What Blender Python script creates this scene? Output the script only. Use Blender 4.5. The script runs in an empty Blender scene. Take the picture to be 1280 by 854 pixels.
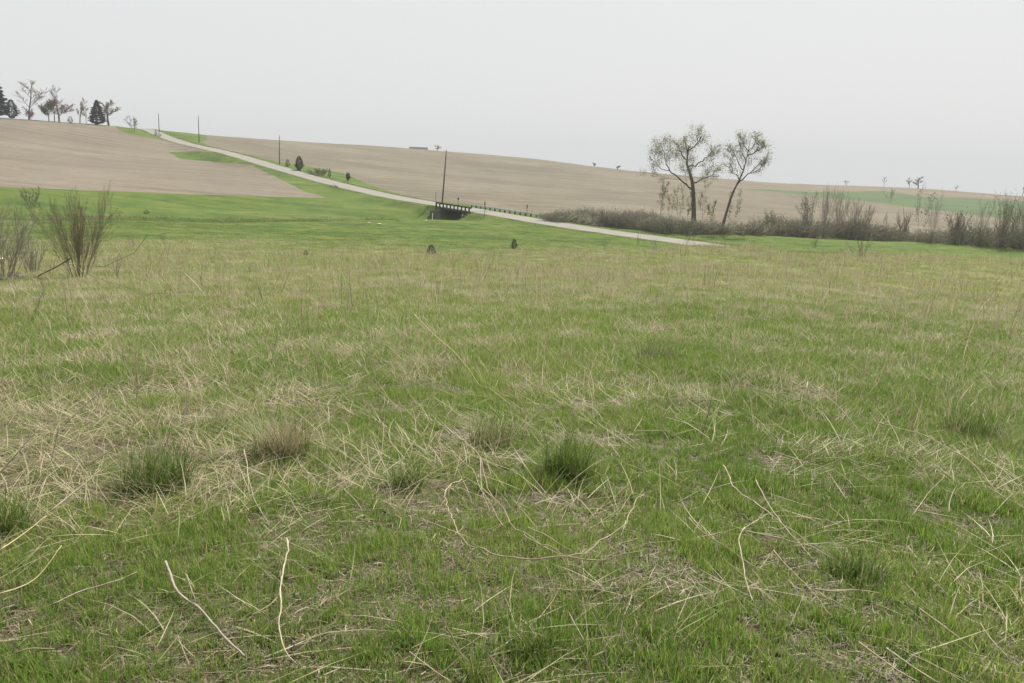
import bpy, bmesh, math, random
import numpy as np
from mathutils import Vector, Matrix
from mathutils.geometry import delaunay_2d_cdt

scene = bpy.context.scene
COL = scene.collection
R = math.radians

# ------------------------------------------------------------------ camera
EYE = np.array([0.0, 0.0, 1.6])
PITCH, ROLL, FPX = R(12.03), R(2.5), 1065.0
cam_d = bpy.data.cameras.new('camera')
cam = bpy.data.objects.new('camera', cam_d)
COL.objects.link(cam)
cam.location = EYE
cam.matrix_world = Matrix.Translation(EYE) @ (Matrix.Rotation(R(90) - PITCH, 4, 'X') @ Matrix.Rotation(ROLL, 4, 'Z'))
cam_d.sensor_width = 36
cam_d.lens = 36 * FPX / 1280
cam_d.clip_start = 0.1
cam_d.clip_end = 6000
scene.camera = cam
CAMR = np.array((Matrix.Rotation(R(90) - PITCH, 3, 'X') @ Matrix.Rotation(ROLL, 3, 'Z')))

# ------------------------------------------------------------------ light
SUN_EL, SUN_AZ = R(52), R(28)          # azimuth clockwise from the view direction (+Y)
w = bpy.data.worlds.new('World')
scene.world = w
w.use_nodes = True
nt = w.node_tree
nt.nodes.clear()
out = nt.nodes.new('ShaderNodeOutputWorld')
bg = nt.nodes.new('ShaderNodeBackground')
sky = nt.nodes.new('ShaderNodeTexSky')
sky.sky_type = 'NISHITA'
sky.sun_disc = False
sky.sun_elevation = SUN_EL
sky.sun_rotation = SUN_AZ
sky.dust_density = 6.0
sky.air_density = 1.0
mixw = nt.nodes.new('ShaderNodeMix')
mixw.data_type = 'RGBA'
mixw.inputs['Factor'].default_value = 0.95           # thin even overcast over the clear sky
mixw.inputs['B'].default_value = (4.30, 4.36, 4.38, 1)
nt.links.new(sky.outputs['Color'], mixw.inputs['A'])
nt.links.new(mixw.outputs['Result'], bg.inputs['Color'])
bg.inputs['Strength'].default_value = 0.1
nt.links.new(bg.outputs['Background'], out.inputs['Surface'])

sun_d = bpy.data.lights.new('sun', 'SUN')
sun_d.energy = 4.6
sun_d.angle = R(2.0)
sun_d.color = (1.0, 0.95, 0.87)
sun = bpy.data.objects.new('sun', sun_d)
COL.objects.link(sun)
SV = Vector((math.sin(SUN_AZ) * math.cos(SUN_EL), math.cos(SUN_AZ) * math.cos(SUN_EL), math.sin(SUN_EL)))
sun.rotation_euler = SV.to_track_quat('Z', 'Y').to_euler()
sun.location = SV * 300

scene.view_settings.view_transform = 'Standard'
scene.view_settings.look = 'None'
scene.view_settings.exposure = 0.9
scene.view_settings.gamma = 1.0
scene.view_settings.use_curve_mapping = False
scene.cycles.max_bounces = 5
scene.cycles.diffuse_bounces = 3
scene.cycles.glossy_bounces = 1
scene.cycles.transmission_bounces = 3
scene.cycles.volume_bounces = 0
scene.cycles.transparent_max_bounces = 4
scene.cycles.caustics_reflective = False
scene.cycles.caustics_refractive = False
try:
    scene.cycles.use_denoising = True
    scene.cycles.denoiser = 'OPENIMAGEDENOISE'
except Exception:
    pass

# ------------------------------------------------------------------ helpers
def tag(o, label=None, cat=None, group=None, kind=None):
    if label: o['label'] = label
    if cat: o['category'] = cat
    if group: o['group'] = group
    if kind: o['kind'] = kind
    return o

def empty(name, loc, label, cat, group=None, rz=0.0):
    o = bpy.data.objects.new(name, None)
    o.empty_display_size = 0.2
    COL.objects.link(o)
    o.location = tuple(float(v) for v in loc)
    o.rotation_euler.z = rz
    return tag(o, label, cat, group)

class MB:
    """collects shapes; build() links them as one mesh object"""
    def __init__(s): s.v, s.f, s.c = [], [], []
    def quad(s, a, b, c, d):
        i = len(s.v); s.v += [tuple(a), tuple(b), tuple(c), tuple(d)]; s.f.append((i, i+1, i+2, i+3))
    def tube(s, pts, rad, n=5, cap=True):
        pts = np.asarray(pts, float); rad = np.broadcast_to(rad, len(pts))
        T = np.gradient(pts, axis=0); T /= np.linalg.norm(T, axis=1)[:, None] + 1e-9
        ref = np.array([0, 0, 1.0]) if abs(T[:, 2]).mean() < .8 else np.array([1.0, .3, 0])
        U = np.cross(T, ref); U /= np.linalg.norm(U, axis=1)[:, None] + 1e-9
        W = np.cross(T, U)
        a = np.arange(n) * 2 * math.pi / n
        ring = pts[:, None, :] + rad[:, None, None] * (np.cos(a)[None, :, None] * U[:, None, :] + np.sin(a)[None, :, None] * W[:, None, :])
        b = len(s.v); s.v += [tuple(p) for p in ring.reshape(-1, 3)]
        for k in range(len(pts) - 1):
            for j in range(n):
                s.f.append((b+k*n+j, b+k*n+(j+1) % n, b+(k+1)*n+(j+1) % n, b+(k+1)*n+j))
        if cap and n > 2:
            s.f.append(tuple(b + (len(pts)-1)*n + j for j in range(n)))
            s.f.append(tuple(b + n-1-j for j in range(n)))
    def box(s, c, size, M=None, bev=0.0):
        """box with optional chamfered long edges, M a 3x3 matrix"""
        M = np.eye(3) if M is None else np.asarray(M, float)
        hx, hy, hz = [q/2 for q in size]
        if bev > 0:
            prof = [(-hy+bev, -hz), (hy-bev, -hz), (hy, -hz+bev), (hy, hz-bev), (hy-bev, hz), (-hy+bev, hz), (-hy, hz-bev), (-hy, -hz+bev)]
        else:
            prof = [(-hy, -hz), (hy, -hz), (hy, hz), (-hy, hz)]
        n = len(prof); b = len(s.v)
        for x in (-hx, hx):
            for y, z in prof: s.v.append(tuple(np.asarray(c, float) + M @ np.array([x, y, z])))
        for j in range(n): s.f.append((b+j, b+(j+1) % n, b+n+(j+1) % n, b+n+j))
        s.f.append(tuple(b+n-1-j for j in range(n))); s.f.append(tuple(b+n+j for j in range(n)))
    def build(s, name, mat, parent=None, smooth=False):
        me = bpy.data.meshes.new(name)
        me.from_pydata(s.v, [], s.f); me.update()
        if smooth: me.polygons.foreach_set('use_smooth', [True]*len(me.polygons))
        if mat: me.materials.append(mat)
        o = bpy.data.objects.new(name, me); COL.objects.link(o)
        if parent: o.parent = parent
        return o

def mesh_np(name, V, F, mat, loops_per=None, attrs=(), smooth=False):
    """F: list of index arrays (n,k) -> mesh datablock"""
    me = bpy.data.meshes.new(name)
    Fs = F if isinstance(F, list) else [F]
    nl = sum(f.size for f in Fs); nf = sum(len(f) for f in Fs)
    me.vertices.add(len(V)); me.vertices.foreach_set('co', np.asarray(V, np.float32).ravel())
    me.loops.add(nl); me.loops.foreach_set('vertex_index', np.concatenate([f.ravel() for f in Fs]).astype(np.int32))
    me.polygons.add(nf)
    tot = np.concatenate([np.full(len(f), f.shape[1]) for f in Fs]).astype(np.int32)
    st = np.concatenate([[0], np.cumsum(tot)[:-1]]).astype(np.int32)
    me.polygons.foreach_set('loop_start', st)
    me.polygons.foreach_set('use_smooth', np.full(nf, smooth))
    for nm, ty, arr in attrs:
        a = me.attributes.new(nm, ty, 'POINT')
        key = {'FLOAT': 'value', 'FLOAT_VECTOR': 'vector', 'INT': 'value', 'FLOAT_COLOR': 'color'}[ty]
        a.data.foreach_set(key, np.asarray(arr, np.int32 if ty == 'INT' else np.float32).ravel())
    me.update(calc_edges=True); me.validate()
    if mat: me.materials.append(mat)
    return me

def link(name, me, parent=None):
    o = bpy.data.objects.new(name, me); COL.objects.link(o)
    if parent: o.parent = parent
    return o

# value noise ------------------------------------------------------
_rs = np.random.RandomState(11)
_tab = _rs.rand(256, 256)
def vnoise(x, y, seed=0):
    x = np.asarray(x, float) + seed * 17.31; y = np.asarray(y, float) + seed * 9.77
    xi, yi = np.floor(x).astype(int), np.floor(y).astype(int)
    fx, fy = x - xi, y - yi
    fx, fy = fx*fx*(3-2*fx), fy*fy*(3-2*fy)
    g = lambda a, b: _tab[a & 255, b & 255]
    return (g(xi, yi)*(1-fx)+g(xi+1, yi)*fx)*(1-fy) + (g(xi, yi+1)*(1-fx)+g(xi+1, yi+1)*fx)*fy
def fbm(x, y, s=1.0, seed=0, oct=4):
    x = np.asarray(x, float)/s; y = np.asarray(y, float)/s
    t, a, n = 0, .5, 0
    for k in range(oct):
        t = t + a*vnoise(x*2**k, y*2**k, seed+k*3); n += a; a *= .5
    return t/n
def sstep(a, b, x):
    t = np.clip((np.asarray(x, float)-a)/(b-a), 0, 1); return t*t*(3-2*t)
def pchip(xk, yk, x):
    xk, yk = np.asarray(xk, float), np.asarray(yk, float)
    h = np.diff(xk); d = np.diff(yk)/h
    m = np.zeros_like(yk); m[0], m[-1] = d[0], d[-1]
    for i in range(1, len(xk)-1):
        if d[i-1]*d[i] > 0:
            w1, w2 = 2*h[i]+h[i-1], h[i]+2*h[i-1]
            m[i] = (w1+w2)/(w1/d[i-1]+w2/d[i])
    x = np.clip(np.asarray(x, float), xk[0], xk[-1])
    i = np.clip(np.searchsorted(xk, x)-1, 0, len(xk)-2)
    t = (x-xk[i])/h[i]
    return (2*t**3-3*t**2+1)*yk[i]+(t**3-2*t**2+t)*h[i]*m[i]+(-2*t**3+3*t**2)*yk[i+1]+(t**3-t**2)*h[i]*m[i+1]

# ------------------------------------------------------------------ terrain
def ray(px, py):
    d = CAMR @ np.array([(px-640)/FPX, -(py-427)/FPX, -1.0])
    return d
def at_depth(px, py, D):
    """world point on the sight line of a photo pixel at horizontal distance D (metres)"""
    d = ray(px, py); return EYE + d * (D/math.hypot(d[0], d[1]))

NEAR_L = [(0, 0), (20, -2.05), (40, -4.0), (60, -5.75), (90, -7.7), (120, -9.2), (150, -9.9)]
NEAR_C = [(0, 0), (20, -2.05), (40, -4.0), (60, -5.8), (90, -8.0), (120, -9.4), (150, -10.1), (180, -10.7)]
NEAR_R = [(0, 0), (20, -1.9), (40, -3.45), (60, -4.8), (92, -6.5), (104, -7.75), (120, -9.6), (150, -10.2)]
def near_r(a, b): return [(0, 0), (20, -1.9), (40, -3.4), (60, -4.7+(a+6.3)*.5), (92, a), (104, b), (122, -9.6), (150, -10.2)]
# per column: near profile, then (distance, photo row) of the points up to the crest
COLS = [
 (-700, NEAR_L, [(195, 225), (440, 120)]),
 (0,    NEAR_L, [(190, 235), (300, 190), (420, 147)]),
 (160,  NEAR_L, [(195, 241), (320, 196), (440, 158.5)]),
 (320,  NEAR_C, [(200, 246), (331, 202), (540, 173.5)]),
 (480,  NEAR_C, [(215, 249), (400, 208), (560, 183.5)]),
 (640,  NEAR_C, [(205, 262), (400, 222), (600, 196)]),
 (800,  NEAR_C, [(190, 275), (380, 236), (560, 215)]),
 (840,  near_r(-6.75, -7.8), [(192, 278), (380, 240), (570, 218.5)]),
 (885,  near_r(-6.38, -7.45), [(192, 280), (380, 243), (580, 222)]),
 (960,  near_r(-6.3, -7.4), [(195, 284), (380, 250), (600, 228.5)]),
 (1120, near_r(-6.1, -7.2), [(200, 289), (400, 256), (650, 234)]),
 (1280, near_r(-5.75, -6.9), [(200, 292), (400, 266), (650, 245.5)]),
 (1900, near_r(-5.6, -6.8), [(200, 318), (400, 290), (650, 272)]),
]
DG = np.concatenate([[0], np.geomspace(2, 3200, 420)])
_th, _tz = [], []
for px, near, far in COLS:
    D = [a for a, b in near]; Z = [b for a, b in near]
    for d, py in far:
        D.append(d); Z.append(at_depth(px, py, d)[2])
    e = (Z[-1]-EYE[2])/D[-1]
    for k in (1.12, 1.5, 2.2, 5.0):
        dd = D[len(near)+len(far)-1]*k
        D.append(dd); Z.append(max(EYE[2]+e*dd-(.012 if k < 1.2 else .04)*(dd-D[len(near)+len(far)-1]), -45))
    _th.append(math.atan2(*(ray(px, 300)[:2]))); _tz.append(pchip(D, Z, DG))
zb = pchip([0, 30, 120, 500, 3200], [0, 2.4, 7.5, 12, 12], DG)
TH = np.array([-math.pi, R(-100)] + _th + [R(100), math.pi])
TZ = np.array([zb, .5*zb+.5*_tz[0]] + _tz + [.5*zb+.5*_tz[-1], zb])
THF = np.linspace(-math.pi, math.pi, 1441)
TABLE = np.array([pchip(TH, TZ[:, k], THF) for k in range(len(DG))]).T
ker = np.exp(-np.linspace(-2, 2, 21)**2); ker /= ker.sum()
TABLE = np.array([np.convolve(np.pad(TABLE[:, k], 10, mode='wrap'), ker, 'valid') for k in range(len(DG))]).T

def base_h(x, y):
    x, y = np.asarray(x, float), np.asarray(y, float)
    D = np.hypot(x, y); th = np.arctan2(x, y)
    u = (th+math.pi)/(2*math.pi)*1440
    i = np.clip(u.astype(int), 0, 1439); fu = u-i
    j = np.clip(np.searchsorted(DG, D)-1, 0, len(DG)-2); fd = np.clip((D-DG[j])/(DG[j+1]-DG[j]), 0, 1)
    z = (TABLE[i, j]*(1-fd)+TABLE[i, j+1]*fd)*(1-fu)+(TABLE[i+1, j]*(1-fd)+TABLE[i+1, j+1]*fd)*fu
    z = z + (fbm(x, y, 22, 1, 3)-.5)*.7*sstep(8, 60, D) + (fbm(x, y, 2.6, 5, 3)-.5)*.16*sstep(.5, 5, D)*(1-sstep(90, 160, D))
    z = z + (fbm(x, y, .45, 9, 2)-.5)*.05*(1-sstep(25, 50, D))
    return z

# road centre line: (photo column, photo row, distance)
BR, TOP = np.array([-7.0, 180.0]), np.array([-178.0, 412.0])
def on_road_plane(px, py):
    d = ray(px, py); e = TOP-BR
    t = (BR[0]*e[1]-BR[1]*e[0])/(d[0]*e[1]-d[1]*e[0])
    return EYE + d*t
RP = [on_road_plane(*p) for p in [(183, 161), (200, 168.5), (216, 174.7), (238, 181), (260, 185.7), (281, 190.2), (300, 195.6), (330, 204.5), (365, 215), (400, 225), (440, 235), (480, 244), (541, 254.7), (575, 259.5), (600, 263.8)]]
RP += [at_depth(660, 274, 163.5), at_depth(720, 284.6, 149), at_depth(820, 298, 137), at_depth(900, 306, 131.5)]
RP = np.array(RP)
e = (RP[0]-RP[1]); e /= np.linalg.norm(e[:2])
RP = np.vstack([RP[0]+np.array([e[0]*140, e[1]*140, -6.5]), RP[0]+np.array([e[0]*45, e[1]*45, .3]), RP, at_depth(935, 314, 127.5), at_depth(1000, 331, 122.5), at_depth(1130, 356, 117), at_depth(1500, 405, 112)])
_s = np.concatenate([[0], np.cumsum(np.hypot(*np.diff(RP[:, :2], axis=0).T))])
SR = np.arange(0, _s[-1], 4.0)
ROAD = np.array([pchip(_s, RP[:, k], SR) for k in range(3)]).T
kk = np.exp(-np.linspace(-2, 2, 15)**2); kk /= kk.sum()
ROAD = np.array([np.convolve(np.pad(ROAD[:, k], 7, mode='reflect', reflect_type='odd'), kk, 'valid') for k in range(3)]).T
RT = np.gradient(ROAD[:, :2], axis=0); RT /= np.linalg.norm(RT, axis=1)[:, None]
RN = np.stack([-RT[:, 1], RT[:, 0]], 1)
HALF = 3.35
S_BR = SR[np.argmin(np.hypot(ROAD[:, 0]-BR[0]+2.6, ROAD[:, 1]-BR[1]-3.6))]     # bridge centre, metres along the road
SPAN = 5.2

# creek: comes in along the left meadow, passes the bridge, follows the brush to the right
def road_at(s): return np.array([np.interp(s, SR, ROAD[:, k]) for k in range(3)])
bc = road_at(S_BR)[:2]
ib = int(round(S_BR/4.0)); bt, bn = RT[ib], RN[ib]
if bn[1] < 0: bn = -bn                                   # bn points to the far side of the road
CREEK = np.array([(-140, 96), (-95, 112), (-60, 132), (-36, 150), (-24, 165)] + [tuple(bc-bn*9), tuple(bc), tuple(bc+bn*11), (12, 176), (28, 167), (50, 163), (75, 160), (110, 152), (160, 146)], float)
_c = np.concatenate([[0], np.cumsum(np.hypot(*np.diff(CREEK, axis=0).T))])
SC = np.arange(0, _c[-1], 3.0)
CREEKF = np.array([pchip(_c, CREEK[:, k], SC) for k in range(2)]).T

def near_line(x, y, L):
    """distance to a dense polyline, index of the nearest vertex, signed side"""
    x, y = np.asarray(x, float).ravel(), np.asarray(y, float).ravel()
    best = np.full(x.shape, 1e9); idx = np.zeros(x.shape, int)
    for k in range(len(L)-1):
        a, b = L[k], L[k+1]; ab = b-a; l2 = ab@ab
        t = np.clip(((x-a[0])*ab[0]+(y-a[1])*ab[1])/l2, 0, 1)
        d = np.hypot(x-a[0]-t*ab[0], y-a[1]-t*ab[1])
        m = d < best; best[m] = d[m]; idx[m] = k; 
        if m.any():
            T = np.broadcast_to(t, x.shape); _last[0] = np.where(m, T, _last[0]) if k else T.copy()
    return best, idx, _last[0]
_last = [0]
def height(x, y, with_road=True):
    shp = np.shape(x); x, y = np.asarray(x, float).ravel(), np.asarray(y, float).ravel()
    z = base_h(x, y)
    far = np.hypot(x, y) > 75
    if far.any() and with_road:
        xf, yf, zf = x[far], y[far], z[far]
        dc, ic, tc = near_line(xf, yf, CREEKF)
        left = ic < np.searchsorted(SC, _c[4])
        depth = np.where(left, .55, 1.3); wid = np.where(left, 1.6, 2.6)
        cd = depth*(1-sstep(wid*.35, wid*1.4, dc))
        dr, ir, tr = near_line(xf, yf, ROAD[:, :2])
        zr = ROAD[ir, 2]*(1-tr)+ROAD[np.minimum(ir+1, len(ROAD)-1), 2]*tr
        sroad = SR[ir]+4*tr
        nb = 1-sstep(14, 40, np.abs(sroad-S_BR))
        wr = 1-sstep(HALF+.9-.3*nb, HALF+8.5-4.0*nb, dr)
        z2 = zf*(1-wr)+zr*wr
        gap = (np.abs(sroad-S_BR) < SPAN+9) & (dr < 34)
        zc = zr-3.3+.03*np.maximum(dr-6, 0)
        off = np.abs(sroad-S_BR)
        bank = np.where(dr < HALF+.5, sstep(SPAN-2.2, SPAN-.2, off)*.55+(off > SPAN)*1.0, sstep(SPAN-2.0, SPAN+5.5+.03*dr, off))
        z3 = np.where(gap, np.minimum(z2, zc+(z2-zc)*np.maximum(np.minimum(bank, 1), sstep(16, 33, dr))), z2)
        z[far] = z3-cd*(1-wr)
    return z.reshape(shp)
def HH(P): return height(np.asarray(P)[:, 0], np.asarray(P)[:, 1])
def H(x, y): return float(height(np.array([x]), np.array([y]))[0])
def spot(px, py, lift=0.0):
    """where the sight line of a photo pixel meets the ground (lifted by lift metres)"""
    d = ray(px, py); hd = math.hypot(d[0], d[1])
    T = np.concatenate([np.arange(1.0, 30, .05), np.geomspace(30, 900, 1500)])/hd
    X = EYE[None]+d[None]*T[:, None]
    g = height(X[:, 0], X[:, 1])+lift
    k = np.nonzero(X[:, 2] < g)[0]
    if not len(k): return X[-1]
    k = max(k[0], 1); a = X[k-1, 2]-g[k-1]; b = X[k, 2]-g[k]
    return X[k-1]+(X[k]-X[k-1])*(a/(a-b+1e-12))
# ------------------------------------------------------------------ materials
class NT:
    def __init__(s, name):
        s.m = bpy.data.materials.new(name); s.m.use_nodes = True
        s.t = s.m.node_tree; s.t.nodes.clear()
        s.out = s.t.nodes.new('ShaderNodeOutputMaterial')
    def n(s, ty, **kw):
        q = s.t.nodes.new(ty)
        for k, v in kw.items():
            if k in q.bl_rna.properties: setattr(q, k, v)
            else: q.inputs[k.replace('_', ' ')].default_value = v
        return q
    def l(s, a, b): s.t.links.new(a, b)
    def coord(s): return s.n('ShaderNodeNewGeometry').outputs['Position']
    def noise(s, scale, detail=4, rough=.55, vec=None, dist=0.0):
        q = s.n('ShaderNodeTexNoise'); q.inputs['Scale'].default_value = scale; q.inputs['Detail'].default_value = detail
        q.inputs['Roughness'].default_value = rough; q.inputs['Distortion'].default_value = dist
        s.l(vec if vec is not None else s.coord(), q.inputs['Vector']); return q.outputs['Fac']
    def ramp(s, fac, stops):
        q = s.n('ShaderNodeValToRGB'); el = q.color_ramp.elements
        while len(el) < len(stops): el.new(.5)
        for e_, (p, c) in zip(el, stops): e_.position = p; e_.color = (*c, 1) if len(c) == 3 else c
        s.l(fac, q.inputs['Fac']); return q.outputs['Color']
    def mix(s, fac, a, b, mode='MIX'):
        q = s.n('ShaderNodeMix', data_type='RGBA', blend_type=mode)
        for sock, v in ((q.inputs['Factor'], fac), (q.inputs['A'], a), (q.inputs['B'], b)):
            if hasattr(v, 'is_linked') or hasattr(v, 'node'): s.l(v, sock)
            else: sock.default_value = v if not isinstance(v, tuple) else ((*v, 1) if len(v) == 3 else v)
        return q.outputs['Result']
    def math(s, op, a, b=None, clamp=False):
        q = s.n('ShaderNodeMath', operation=op, use_clamp=clamp)
        for sock, v in zip(q.inputs, (a, b)):
            if v is None: continue
            if hasattr(v, 'node'): s.l(v, sock)
            else: sock.default_value = v
        return q.outputs[0]
    def attr(s, name, ty='GEOMETRY', outp='Fac'):
        q = s.n('ShaderNodeAttribute'); q.attribute_name = name; q.attribute_type = ty; return q.outputs[outp]
    def mapping(s, scale, rot=(0, 0, 0)):
        q = s.n('ShaderNodeMapping'); q.inputs['Scale'].default_value = scale; q.inputs['Rotation'].default_value = rot
        s.l(s.coord(), q.inputs['Vector']); return q.outputs['Vector']
    def finish(s, color, rough=.9, bump=None, bd=.05, spec=.2, metal=0.0, transl=0.0, bstr=1.0):
        p = s.n('ShaderNodeBsdfPrincipled')
        p.inputs['Roughness'].default_value = rough; p.inputs['Specular IOR Level'].default_value = spec; p.inputs['Metallic'].default_value = metal
        if hasattr(color, 'node'): s.l(color, p.inputs['Base Color'])
        else: p.inputs['Base Color'].default_value = (*color, 1)
        if bump is not None:
            b = s.n('ShaderNodeBump'); b.inputs['Distance'].default_value = bd; b.inputs['Strength'].default_value = bstr
            s.l(bump, b.inputs['Height']); s.l(b.outputs['Normal'], p.inputs['Normal'])
        sh = p.outputs['BSDF']
        if transl:
            t = s.n('ShaderNodeBsdfTranslucent')
            if hasattr(color, 'node'): s.l(color, t.inputs['Color'])
            else: t.inputs['Color'].default_value = (*color, 1)
            mx = s.n('ShaderNodeMixShader'); mx.inputs[0].default_value = transl
            s.l(sh, mx.inputs[1]); s.l(t.outputs[0], mx.inputs[2]); sh = mx.outputs[0]
        s.l(sh, s.out.inputs['Surface']); return s.m

def simple(name, c1, c2, scale=6, rough=.85, bd=.01, spec=.2, metal=0.0, transl=0.0):
    t = NT(name); f = t.noise(scale, 5, .65)
    return t.finish(t.ramp(f, [(.3, c1), (.7, c2)]), rough, f, bd, spec, metal, transl)

# foreground turf: matted dead grass and soil, going over into green meadow
t = NT('turf_soil')
n1 = t.noise(14, 6, .7, dist=.6); n2 = t.noise(1.1, 4, .6); n3 = t.noise(70, 4, .7); n4 = t.noise(.045, 4, .6); n5 = t.noise(.35, 5, .65)
litter = t.ramp(n1, [(.32, (.055, .042, .027)), (.47, (.11, .088, .05)), (.60, (.185, .152, .092)), (.75, (.27, .23, .15))])
litter = t.mix(t.math('MULTIPLY', n3, .6), litter, (.13, .095, .06), 'MIX')
green = t.ramp(n1, [(.3, (.055, .085, .025)), (.6, (.12, .155, .05)), (.8, (.19, .19, .085))])
near = t.mix(t.ramp(n2, [(.42, (0, 0, 0)), (.62, (1, 1, 1))]), litter, green)
olive = t.ramp(n5, [(.3, (.11, .14, .04)), (.52, (.16, .175, .06)), (.72, (.22, .21, .10))])
nearfar = t.attr('faraway')
dryc = t.mix(nearfar, near, olive)
mn = t.noise(.12, 6, .7); st = t.noise(1, 4, .6, t.mapping((.02, .22, .1), (0, 0, R(18))))
mead = t.ramp(t.math('ADD', t.math('MULTIPLY', mn, .6), t.math('MULTIPLY', st, .4)), [(.38, (.036, .070, .011)), (.48, (.066, .106, .016)), (.57, (.098, .126, .023)), (.70, (.140, .138, .045))])
mead = t.mix(t.math('MULTIPLY', t.noise(.8, 5, .7), .35), mead, (.03, .058, .012))
c = t.mix(t.attr('dry'), mead, dryc)
c = t.mix(t.attr('sedge'), c, t.ramp(n5, [(.3, (.05, .055, .025)), (.7, (.13, .12, .07))]))
M_TURF = t.finish(c, .95, t.math('ADD', n1, n3), .03, .1)

def tilled(name, a, b, cdark, rot, s=1.0):
    t = NT(name)
    big = t.noise(.012, 5, .6); mid = t.noise(.09, 5, .65); fine = t.noise(1.2, 5, .75)
    rows = t.noise(1.0, 3, .6, t.mapping((.012*s, .30*s, .05), (0, 0, rot)), .4)
    f = t.math('ADD', t.math('MULTIPLY', big, .38), t.math('ADD', t.math('MULTIPLY', rows, .46), t.math('MULTIPLY', mid, .16)))
    col = t.ramp(f, [(.43, cdark), (.5, a), (.565, b)])
    col = t.mix(t.math('MULTIPLY', t.noise(.45, 6, .75), .8), col, tuple(q*.66 for q in a)); col = t.mix(t.ramp(t.noise(.03, 6, .7, dist=1.5), [(.55, (0, 0, 0)), (.7, (.6,)*3)]), col, tuple(q*1.28 for q in a))
    return t.finish(col, .97, t.math('ADD', fine, rows), .12, .05)
M_TILL = [tilled('tilled_soil', (0.162, 0.141, 0.107), (0.197, 0.175, 0.134), (0.125, 0.109, 0.084), R(12)),
          tilled('tilled_soil_stubble', (0.153, 0.136, 0.099), (0.193, 0.174, 0.132), (0.113, 0.101, 0.075), R(-14)),
          tilled('tilled_soil_pale', (0.170, 0.148, 0.107), (0.203, 0.179, 0.134), (0.139, 0.119, 0.088), R(-5), .7)]
t = NT('young_crop'); f = t.noise(.05, 5, .6); r_ = t.noise(1, 3, .5, t.mapping((.02, .15, .1), (0, 0, R(-6))))
M_CROP = t.finish(t.ramp(t.math('ADD', t.math('MULTIPLY', f, .5), t.math('MULTIPLY', r_, .5)), [(.35, (.032, .06, .016)), (.55, (.05, .085, .022)), (.7, (.08, .105, .036))]), .95)
t = NT('road_gravel'); f = t.noise(.35, 5, .65); g = t.noise(9, 4, .7); lat = t.attr('lat')
trk = t.math('PINGPONG', lat, .5)
col = t.ramp(f, [(.3, (.17, .167, .152)), (.7, (.235, .23, .21))])
col = t.mix(t.ramp(lat, [(0.02, (.75, .75, .75)), (.12, (.15,)*3), (.3, (0,)*3), (.45, (.35,)*3), (.55, (.35,)*3), (.7, (0,)*3), (.88, (.15,)*3), (.98, (.75,)*3)]), col, (.17, .155, .115))
M_ROAD = t.finish(col, .95, g, .03, .1)

# ------------------------------------------------------------------ ground sheet, split along the field edges
def densify(pts, polar=()):
    """polygon corners: (photo column, row) on the ground or ('p', column, metres) -> dense world outline"""
    res = []
    n = len(pts)
    for a, b in zip(pts, pts[1:]+pts[:1]):
        if a[0] == 'p' or b[0] == 'p':
            def W(q):
                if q[0] == 'p':
                    d = ray(q[1], 250); k = q[2]/math.hypot(d[0], d[1]); return np.array([d[0]*k, d[1]*k])
                return spot(*q)[:2]
            A, B = W(a), W(b); m = max(1, int(np.linalg.norm(B-A)/40))
            for k in range(m): res.append(A+(B-A)*k/m)
        else:
            m = max(1, int(math.hypot(b[0]-a[0], (b[1]-a[1])*3)/9))
            for k in range(m): res.append(spot(a[0]+(b[0]-a[0])*k/m, a[1]+(b[1]-a[1])*k/m)[:2])
    return np.array(res)
def wobble(P, amp, seed):
    return P+np.stack([fbm(P[:, 0], P[:, 1], 9, seed, 3)-.5, fbm(P[:, 0], P[:, 1], 9, seed+4, 3)-.5], 1)*2*amp
POLY = {}
POLY['tilled_left'] = wobble(densify([(-420, 231), (-150, 231), (0, 234), (100, 238), (240, 243), (330, 246), (412, 248), (385, 240.5), (352, 225), (330, 214), (312, 206), (270, 202.5), (225, 199), (211, 190.5), (245, 189), (283, 190.5), (262, 185.5), (225, 178.5), (190, 173), (165, 169), (148, 162), ('p', 140, 485), ('p', -420, 520)]), .9, 3)
POLY['tilled_mid'] = wobble(densify([('p', 262, 690), (258, 174), (253, 177.5), (264, 183.5), (283, 187.2), (300, 191), (330, 198.5), (345, 201.5), (370, 205), (400, 210.5), (430, 217), (455, 228), (475, 236), (505, 245), (540, 251), (575, 254.5), (610, 259.5), (655, 266.5), (700, 271), (760, 275), (850, 282), (960, 288), (1040, 290), (1120, 294), (1300, 302), (1500, 312), (1500, 284), (1280, 276), (1210, 268), (1150, 260.5), (1095, 253.5), (1022, 245.5), (960, 239), (925, 236.3), (885, 230.5), ('p', 850, 740)]), .9, 5)
_top = [(885, 230.2), (925, 235.7), (960, 237), (1022, 240.5), (1060, 239.8), (1105, 238.5), (1122, 241), (1150, 246), (1172, 247), (1210, 248), (1280, 252.5), (1500, 262)]
POLY['crop'] = densify([(925, 236), (960, 237.3), (1022, 240.8), (1060, 240.1), (1105, 238.8), (1122, 241.3), (1150, 246.3), (1172, 247.3), (1210, 248.3), (1280, 252.8), (1500, 262.3), (1500, 283.6), (1280, 275.6), (1210, 267.6), (1150, 260.1), (1095, 253.1), (1022, 245.1), (960, 238.6)])
POLY['tilled_far'] = densify(_top+[('p', 1500, 950), ('p', 1120, 950), ('p', 856, 760)])
iS = np.arange(len(ROAD)); 
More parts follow.
